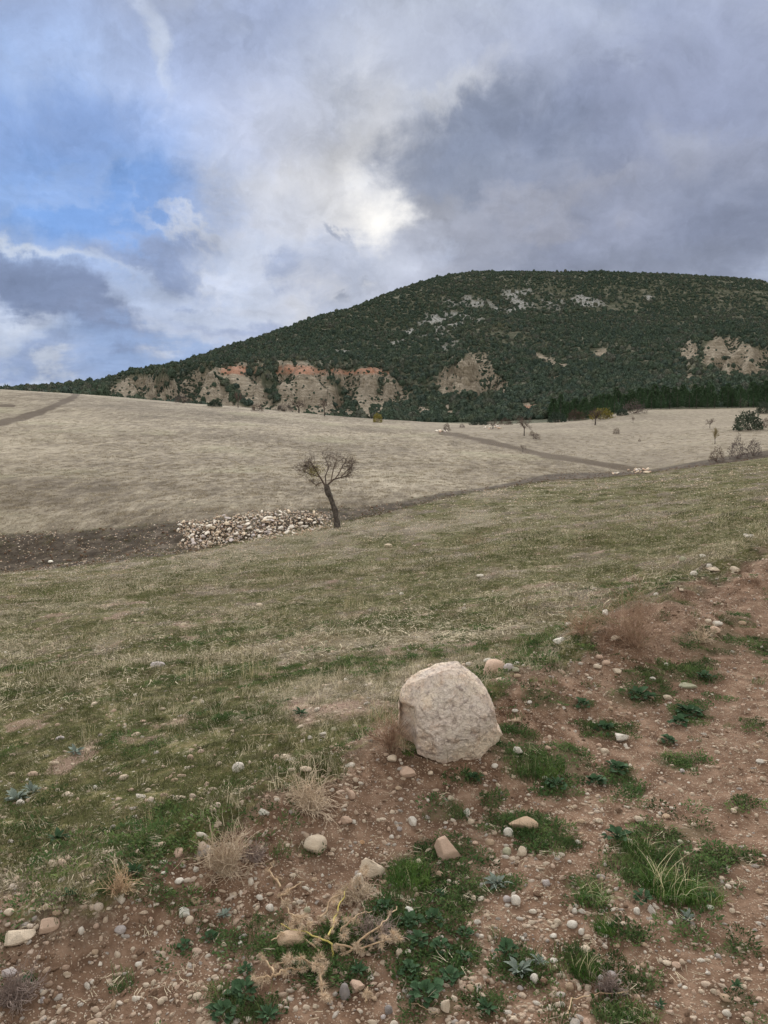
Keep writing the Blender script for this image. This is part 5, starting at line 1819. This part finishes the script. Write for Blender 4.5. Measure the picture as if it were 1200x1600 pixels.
PINES = [pine_meshes(900 + k) for k in range(4)]
PLAB = ('dark green pine in the belt of pines along the foot of the hill', 'pines along the foot of the hill')
for row in range(4):
    for k in range(26):
        px = 868 + row * 6 + k * 14.2 + random.uniform(-5, 5) - row * 8
        az = math.atan((px - 600) / FPX / math.cos(PITCH))
        r = float(line_r(11, np.array([az]))[0]) * (1.075 + .06 * row) + random.uniform(-4, 4)
        if px < 900: r += 8
        x, y = math.sin(az) * r, math.cos(az) * r
        z = float(terrain(np.array([x]), np.array([y]))[0])
        H = random.uniform(4.6, 6.8) + row * .4
        root = link('pine_tree', None)
        root.location = (x, y, z)
        root.rotation_euler = (0, 0, random.uniform(0, 6.28))
        tag(root, PLAB[0], 'tree', PLAB[1])
        a, b = random.choice(PINES)
        wd_ = random.uniform(.9, 1.35)
        for nm, me in (('trunk', a), ('crown', b)):
            o = link(nm, me, root)
            o.scale = (H * wd_, H * wd_, H)


# small stone piles in the far fields
def small_pile(px, py, w, h, n, label, smin=.1, smax=.3):
    c = ground_at(px, py)
    s = scale_at(px, py, c)
    root = link('stone_pile', None)
    root.location = c
    tag(root, label, 'stone pile')
    for k in range(n):
        a = px + random.gauss(0, w / 4)
        p = ground_at(a, py + random.uniform(-h * .5, h * .3))
        q = random.uniform(smin, smax)
        o = link('stone', random.choice(HEAPSH), root)
        o.location = (p[0] - c[0], p[1] - c[1], p[2] - c[2] + q * random.uniform(.2, .8))
        o.scale = (q, q * .9, q * .75)
        o.rotation_euler = (random.uniform(-.5, .5), random.uniform(-.5, .5), random.uniform(0, 6.28))
        o.color = (*COL[random.choice('CVWP')], 1)


small_pile(690, 675, 16, 4, 12, 'small pile of grey stones at the head of the field track', .25, .6)
small_pile(772, 670, 26, 5, 14, 'pile of pale stones around the low leafless tree', .25, .6)
small_pile(995, 738, 36, 6, 26, 'low pile of white stones at the lower end of the gully track', .15, .4)
small_pile(960, 741, 14, 3, 8, 'few loose white stones just left of the gully track end', .12, .3)
small_pile(880, 659, 20, 3, 8, 'scattered pale rocks at the edge of forest and field', .3, .7)


# ------------------------------------------------------------------ dry thistle, bushes, tufts and rosettes close by
def spiny_head(seed):
    rs = np.random.default_rng(seed)
    n = 84
    d = rs.normal(size=(n, 3))
    d[:, 2] = d[:, 2] * .8 + .15
    d /= np.linalg.norm(d, axis=1, keepdims=True)
    L = rs.uniform(.45, 1.0, n)
    V, F = leaf_quads(d * .06, d, L, np.full(n, .05))
    V2, F2 = leaf_quads(d[:20] * .04, -d[20:40], L[:20] * .5, np.full(20, .16))
    V, F = join([(V, F), (V2, F2)])
    me = mesh_np('spiny_head', V, F); me.materials.append(M_SPINE)
    return me


HEADS = [spiny_head(950 + k) for k in range(4)]


def thistle(root_px, lines, label, hsize=.026, lift=.035):
    g = ground_at(*root_px)
    root = link('dry_thistle', None)
    root.location = g
    tag(root, label, 'thistle')
    rs = np.random.default_rng(int(root_px[0]))
    for pts, n, hs in lines:
        P = []
        for a, b in pts:
            p = np.array(ground_at(a, b)) - np.array(g)
            p[2] += lift * rs.uniform(.5, 1.3)
            P.append(p)
        P = [np.array([0, 0, -.01])] * (1 if rs.random() < .5 else 0) + P
        P = np.array(P)
        tt = np.linspace(0, len(P) - 1, 4 * len(P))
        Q = np.stack([np.interp(tt, range(len(P)), P[:, i]) for i in range(3)], 1) + rs.normal(0, .0025, (len(tt), 3))
        V, F = tube(Q, np.linspace(.0036, .0016, len(Q)), 5)
        me = mesh_np('stem', V, F); me.materials.append(M_YSTEM if hs else M_STEM)
        st = link('stem', me, root)
        for k in range(int(n * 1.5)):
            t = rs.uniform(0, len(Q) - 1)
            i = min(int(t), len(Q) - 2)
            q = Q[i] + (Q[i + 1] - Q[i]) * (t - i) + rs.normal(0, .009, 3)
            o = link('spiny_head', HEADS[rs.integers(0, 4)], st)
            o.location = q
            z = hsize * rs.uniform(.4, 1.1)
            o.scale = (z, z, z)
            o.rotation_euler = tuple(rs.uniform(0, 6.28, 3))


thistle((520, 1500), [([(520, 1490), (480, 1470), (440, 1455)], 9, 1), ([(515, 1480), (530, 1430), (545, 1400)], 8, 1), ([(525, 1490), (560, 1495), (600, 1490), (630, 1478)], 13, 0),
                      ([(480, 1455), (455, 1440), (440, 1410)], 6, 0), ([(500, 1450), (520, 1420), (560, 1395), (575, 1375)], 9, 0), ([(500, 1520), (470, 1515), (435, 1520)], 9, 0),
                      ([(505, 1525), (500, 1545), (505, 1570)], 8, 0), ([(590, 1470), (610, 1445), (620, 1435)], 4, 0), ([(530, 1470), (555, 1450), (580, 1440)], 5, 0), ([(470, 1470), (440, 1475), (425, 1480)], 4, 0)],
        'sprawling straw-coloured spiny dry thistle lying over grass at bottom centre')
thistle((430, 1540), [([(430, 1540), (415, 1520), (405, 1510)], 5, 0), ([(430, 1540), (450, 1530), (470, 1525)], 6, 0), ([(430, 1545), (410, 1545), (398, 1550)], 4, 0)],
        'smaller spiny dry thistle left below the sprawling one', .022)
thistle((572, 1572), [([(572, 1575), (570, 1565), (575, 1555)], 4, 0)], 'lone small spiny head at the bottom right of the grey oval stone', .020, .02)
thistle((430, 1400), [([(440, 1400), (420, 1375), (428, 1360)], 5, 0), ([(450, 1405), (470, 1390)], 3, 0)], 'thin dry thistle shoots above the white round stone', .018, .03)


def dry_bush(px, py, w, h, label, mat=None, n=70, cat='dry bush', droop=0.05, name='dry_bush'):
    g = ground_at(px, py)
    s = scale_at(px, py, g)
    rs = np.random.default_rng(int(px * 7 + py))
    H, Wd = h * s * (.8 if w < 100 else 1), w * s * (.85 if w < 100 else 1)
    root = link(name, None)
    root.location = g
    tag(root, label, cat)
    big, small = [], []
    for k in range(n):
        a = rs.uniform(0, 6.28)
        el = rs.uniform(.3, 1.4)
        d = np.array([math.cos(a) * Wd * .5, math.sin(a) * Wd * .4, H * el])
        L = np.linalg.norm(d) * rs.uniform(.6, 1.0)
        st = np.array([math.cos(a), math.sin(a), 0]) * rs.uniform(0, .2) * Wd * .5
        sprout(st - np.array([0, 0, .005]), d, L, .0013 + .0006 * rs.random(), 1, small if k % 3 else big, rs, 5, droop, .0007, 3, .6)
    for nm, ps in (('stem', big), ('twig', small)):
        V, F = join(ps)
        me = mesh_np(nm, V, F); me.materials.append(mat or M_STEM)
        link(nm, me, root)


M_PINKTWIG = plain_leaf('pinkish_twigs', (.27, .17, .12), (.42, .30, .21), 18)
M_PALETWIG = plain_leaf('pale_twigs', (.42, .33, .24), (.60, .49, .37), 18)
M_DARKTWIG = plain_leaf('withered_twigs', (.17, .13, .115), (.30, .24, .21), 18)
dry_bush(992, 1010, 110, 70, 'leafless tan bush growing on the reddish ridge right of the grass', M_PINKTWIG, 120)
dry_bush(912, 990, 60, 46, 'thin pinkish dry weed in grass left of the leafless tan bush', M_PINKTWIG, 50)
dry_bush(1095, 1003, 46, 34, 'pale little dry bush on the ridge right of the leafless tan bush', M_PALETWIG, 40)
dry_bush(610, 1172, 34, 66, 'upright withered weed standing against the left of the boulder', M_PINKTWIG, 60)
dry_bush(486, 1268, 56, 62, 'pale dead tuft hanging over a hole in the reddish soil', M_PALETWIG, 110, droop=.22)
dry_bush(352, 1365, 84, 70, 'pale straggly dry bush on the left flank of the soil ridge', M_PALETWIG, 90)
dry_bush(188, 1400, 32, 50, 'narrow golden dry weed at the left grass edge', M_STEM, 40)
dry_bush(24, 1568, 62, 56, 'dark withered matted plant at the bottom left edge', M_DARKTWIG, 90)
dry_bush(396, 1345, 40, 30, 'brownish dead weed right of the straggly dry bush', M_DARKTWIG, 40)
dry_bush(560, 1405, 60, 34, 'fine dry weed crossing in front of the white lumpy stone', M_PALETWIG, 50, droop=.15)
dry_bush(952, 1550, 40, 30, 'purplish withered tuft beside two grey stones', M_DARKTWIG, 60)
dry_bush(590, 1465, 70, 34, 'dull dead weed behind the right thistle arm', M_DARKTWIG, 60, droop=.12)
dry_bush(740, 850, 50, 20, 'rusty dry weed on the slope, right of the tree', M_PINKTWIG, 40)
dry_bush(880, 760, 30, 12, 'yellowish dry weed on the rim of the slope near the gully', M_PALETWIG, 30)


def grass_tuft(px, py, w, h, label, ng, nd, curl=.7, wid=.0022, name='grass_tuft'):
    g = ground_at(px, py)
    s = scale_at(px, py, g)
    root = link(name, None)
    root.location = g
    tag(root, label, 'grass tuft')
    if ng:
        V, F = blades(ng, w * s * .5, h * s * .25, h * s * .75, wid, curl * 1.3, 4)
        me = mesh_np('green_blades', V, F); me.materials.append(M_FRESHBLADE)
        link('green_blades', me, root)
    if nd:
        V, F = blades(nd, w * s * .38, h * s * .5, h * s * 1.15, wid * .9, curl, 5)
        me = mesh_np('dry_blades', V, F); me.materials.append(M_DRYBLADE)
        link('dry_blades', me, root)


M_FRESHBLADE = plain_leaf('fresh_blade', (.035, .085, .020), (.09, .15, .035), 20, .5)
M_DRYBLADE = plain_leaf('dry_blade', (.40, .35, .20), (.62, .55, .38), 20, .7)
grass_tuft(1045, 1395, 80, 70, 'tall curly pale-topped grass clump on the right side of the track', 420, 46, 1.0, .0028)
grass_tuft(1095, 1405, 70, 38, 'yellow-green short grass spreading right of the curly clump', 420, 14, 1.0)
grass_tuft(1000, 1330, 50, 34, 'dark green grass left above the curly clump', 260, 12, .9)
grass_tuft(925, 1405, 56, 52, 'splayed dry-bladed grass tuft left of the curly clump', 160, 26, 1.3, .0024)
grass_tuft(945, 1455, 34, 30, 'neat bright green grass tuft on bare gravel', 260, 3, .8)
grass_tuft(915, 1520, 50, 44, 'green grass tuft with cut straw tips near bottom right', 200, 22, .7)
grass_tuft(232, 1297, 22, 38, 'small stand of upright straw stalks in the left grass', 20, 22, .25)
grass_tuft(1000, 1590, 60, 34, 'low grass tuft at the bottom edge under a fallen twig', 150, 14, 1.2)
grass_tuft(640, 1375, 70, 40, 'bright green grass right of the cream wedge stone', 520, 4, .8)
grass_tuft(840, 1200, 90, 34, 'lush green grass patch right of the boulder', 560, 8, .9)
grass_tuft(820, 1205, 20, 50, 'single upright pale stalk in the lush patch by the boulder', 0, 5, .3)
grass_tuft(320, 1065, 80, 44, 'wide stand of pale straw in the middle of the slope, left part', 60, 80, .35)
grass_tuft(400, 1058, 90, 46, 'wide stand of pale straw in the middle of the slope, right part', 80, 90, .35)
grass_tuft(140, 1155, 26, 46, 'few thin bleached stalks in the grass at far left', 20, 12, .3)
grass_tuft(215, 1120, 30, 34, 'small bleached stalk group left of the bare patch', 20, 16, .4)
grass_tuft(590, 1130, 40, 60, 'thin tall stalks rising just left of the boulder', 20, 18, .5)
grass_tuft(275, 1150, 40, 40, 'pale bent stalks in grass above the chalk white stone', 20, 18, .6)
grass_tuft(560, 950, 70, 26, 'pale straw patch on the slope, above the boulder', 60, 90, .3, .004)
grass_tuft(430, 965, 50, 18, 'low straw patch on the slope below the heap', 40, 60, .3, .004)
grass_tuft(470, 1490, 80, 40, 'dark green grass growing under the sprawling thistle', 420, 0, 1.0)
grass_tuft(640, 1177, 26, 18, 'vivid green little plant in the hollow of the boulder', 120, 0, .8)


def leaf_shape(kind):
    """one curved leaf along +x, unit length"""
    if kind == 'broad':
        xs, ws = [0, .25, .45, .65, .85, 1.0], [.03, .05, .30, .42, .30, .03]
    else:
        xs, ws = [0, .2, .4, .6, .8, 1.0], [.04, .13, .20, .19, .12, .01]
    V = []
    for x, w in zip(xs, ws):
        zc = .30 * x - .38 * x * x
        V += [(x, -w, zc + .35 * w), (x, 0, zc), (x, w, zc + .35 * w)]
    F = []
    for i in range(len(xs) - 1):
        for j in range(2):
            k = i * 3 + j
            F.append([k, k + 3, k + 4, k + 1])
    return np.array(V, float), np.array(F)


LEAF = {}
for kind, mats in (('broad', M_ROSETTE), ('grey', M_GREYLEAF), ('lance', M_ROSETTE)):
    V, F = leaf_shape('broad' if kind == 'broad' else 'lance')
    me = mesh_np('leaf', V, F); me.materials.append(mats)
    LEAF[kind] = me


def rosette(px, py, rad_px, kind, label, n=None, lift=.5):
    g = ground_at(px, py)
    s = scale_at(px, py, g)
    root = link('leafy_weed', None)
    root.location = (g[0], g[1], g[2] + .004)
    tag(root, label, 'weed')
    n = n or (26 if kind == 'broad' else 22)
    rd = rad_px * s * (.85 if kind == 'broad' else .66)
    for k in range(n):
        a = k * 2.4 + random.uniform(-.3, .3)
        t = (k + .5) / n
        L = rd * (random.uniform(.35, .75) if kind == 'broad' else random.uniform(.5, 1.05))
        o = link('leaf', LEAF[kind], root)
        off = rd * random.uniform(0, .65) * t ** .5 if kind == 'broad' else rd * random.uniform(0, .3)
        o.location = (math.cos(a) * off, math.sin(a) * off, (1 - t) * rd * .15 + random.uniform(0, .004))
        o.rotation_euler = (random.uniform(-.35, .35), -(1 - t) * lift * 1.6 + random.uniform(-.2, .1), a)
        o.scale = (L, L * random.uniform(.6, 1.1), L)


ROS = [
    (90, 1315, 28, 'lance', 'dark blue-green ragged weed in the left grass'), (288, 1480, 16, 'broad', 'round green rosette alone on the soil at left'),
    (330, 1468, 16, 'broad', 'small green weed pair member right of the round rosette'), (382, 1556, 34, 'broad', 'broad-leaved weed at the bottom left of the thistle, uppermost'),
    (350, 1588, 34, 'broad', 'broad-leaved weed cut by the bottom edge left of thistle'), (420, 1592, 30, 'lance', 'long-leaved dark weed at the bottom edge below the thistle'),
    (385, 1520, 18, 'broad', 'three-lobed light green weed above the bottom left leaves'), (664, 1558, 36, 'broad', 'largest broad-leaved weed at bottom centre'),
    (705, 1530, 26, 'broad', 'broad-leaved weed right of the largest bottom centre one'), (640, 1520, 26, 'broad', 'broad-leaved weed left above the largest bottom centre one'),
    (690, 1485, 24, 'broad', 'green weed near a tiny white pebble, centre right of thistle'), (725, 1500, 18, 'broad', 'green weed at the right tip of the weed patch'),
    (655, 1475, 26, 'broad', 'dense green weed just right of the thistle arm'), (728, 1462, 18, 'broad', 'green weed hanging at the right rim of weed patch'),
    (688, 1400, 12, 'broad', 'tiny blue-green rosette under the round tan pebble'), (640, 1445, 24, 'broad', 'dark leaved weed beneath the chalky white stone'),
    (680, 1440, 24, 'broad', 'dark leaved weed right of the chalky white stone'), (600, 1420, 20, 'broad', 'dark leaved weed left of the chalky white stone'),
    (790, 1490, 26, 'broad', 'broad weed left above the woolly grey leaves'), (1005, 1408, 24, 'broad', 'bright rosette below left of the curly grass clump'),
    (965, 1312, 30, 'broad', 'round-leaved weed at the upper left of curly clump'), (1075, 1118, 32, 'broad', 'blue-green leafy weed on the track flank right'),
    (1060, 1132, 24, 'broad', 'leafy weed just below the blue-green one on the flank'), (910, 1103, 20, 'broad', 'small leafy weed on the soil right of the boulder'),
    (1000, 1090, 26, 'broad', 'flat leafy weed in the upper flank patch'), (945, 1142, 24, 'broad', 'leafy weed above the white angular gravel stone'),
    (965, 1205, 26, 'broad', 'leafy weed below the white angular gravel stone'), (870, 1228, 22, 'broad', 'leafy weed right of the lush grass patch'),
    (930, 1225, 24, 'broad', 'leafy weed between lush patch and open gravel'), (740, 1218, 18, 'broad', 'leafy weed right under the boulder base'),
    (1100, 1060, 20, 'broad', 'leafy weed high on the right flank'), (1045, 1160, 20, 'broad', 'leafy weed on open gravel, upper right'),
    (775, 1385, 34, 'grey', 'silvery grey-leaved plant left of the white round stone'), (812, 1522, 34, 'grey', 'woolly grey-leaved plant near bottom, larger of two'),
    (843, 1508, 22, 'grey', 'upright woolly grey-leaved plant, smaller right one'), (1075, 1438, 20, 'grey', 'pale grey lobed weed under the curly clump'),
    (28, 1252, 32, 'grey', 'grey-blue leafy mat at the left edge of the grass'), (50, 1240, 24, 'grey', 'grey-blue leaves right of the mat at the left edge'),
    (118, 1178, 22, 'grey', 'pale blue-grey weed in the grass at left'), (350, 1434, 18, 'grey', 'grey weed above the green pair in the left soil'), (470, 1118, 22, 'lance', 'dark low weed at the left end of bare patch'),
    (560, 1520, 22, 'lance', 'dark long-leaved weed above the pinkish cream stone'), (1030, 1575, 16, 'lance', 'small weed near the fallen twig'), (760, 1580, 24, 'lance', 'feathery weed at the bottom right of centre'),
    (1110, 1405, 16, 'lance', 'small weed by the bright white oval stone'), (1150, 1545, 18, 'lance', 'small weed behind the corner tan stone'), (40, 1536, 14, 'broad', 'tiny rosette at the bottom left beside flat stone'),
    (110, 1400, 20, 'lance', 'low green weed above the left pebbles'), (210, 1365, 22, 'lance', 'green weed in the grass edge by the golden weed'),
]
for q in ROS:
    rosette(*q)


# fallen twigs
def fallen_twig(pts, r, label):
    P = []
    for a, b, lift in pts:
        p = np.array(ground_at(a, b)); p[2] += lift + r
        P.append(p)
    g = P[0].copy()
    P = np.array(P) - g
    tt = np.linspace(0, len(P) - 1, 5 * len(P))
    Q = np.stack([np.interp(tt, range(len(P)), P[:, i]) for i in range(3)], 1) + rng.normal(0, .0015, (len(tt), 3))
    parts = [tube(Q, np.linspace(r, r * .4, len(Q)), 5)]
    rs = np.random.default_rng(int(pts[0][0]))
    for k in range(3):
        q = Q[rs.integers(3, len(Q) - 2)]
        sprout(q, rs.normal(0, 1, 3) * np.array([1, 1, .2]), .03, r * .4, 0, parts, rs, 0, 0, .0004)
    V, F = join(parts)
    me = mesh_np('twig', V, F); me.materials.append(M_STEM)
    o = link('twig', me); o.location = g
    tag(o, label, 'twig')


fallen_twig([(886, 1590, .0), (893, 1568, .012), (930, 1562, .015), (975, 1558, .012), (1000, 1562, .0)], .0018, 'long bent fallen twig on gravel at the bottom right')
fallen_twig([(640, 1567, .0), (665, 1578, .004), (690, 1590, .0)], .0016, 'straight thin stalk lying on soil at bottom centre')
fallen_twig([(855, 1405, .0), (862, 1395, .004), (870, 1385, .004)], .0010, 'short pale stick lying on gravel left of the splayed tuft')
fallen_twig([(895, 1410, .0), (910, 1425, .006), (922, 1435, .0)], .0009, 'pale stalk lying across pebbles beside the splayed tuft')
fallen_twig([(390, 1150, .0), (430, 1150, .01), (480, 1145, .0)], .002, 'thin bleached stem lying in grass above the trio of stones')
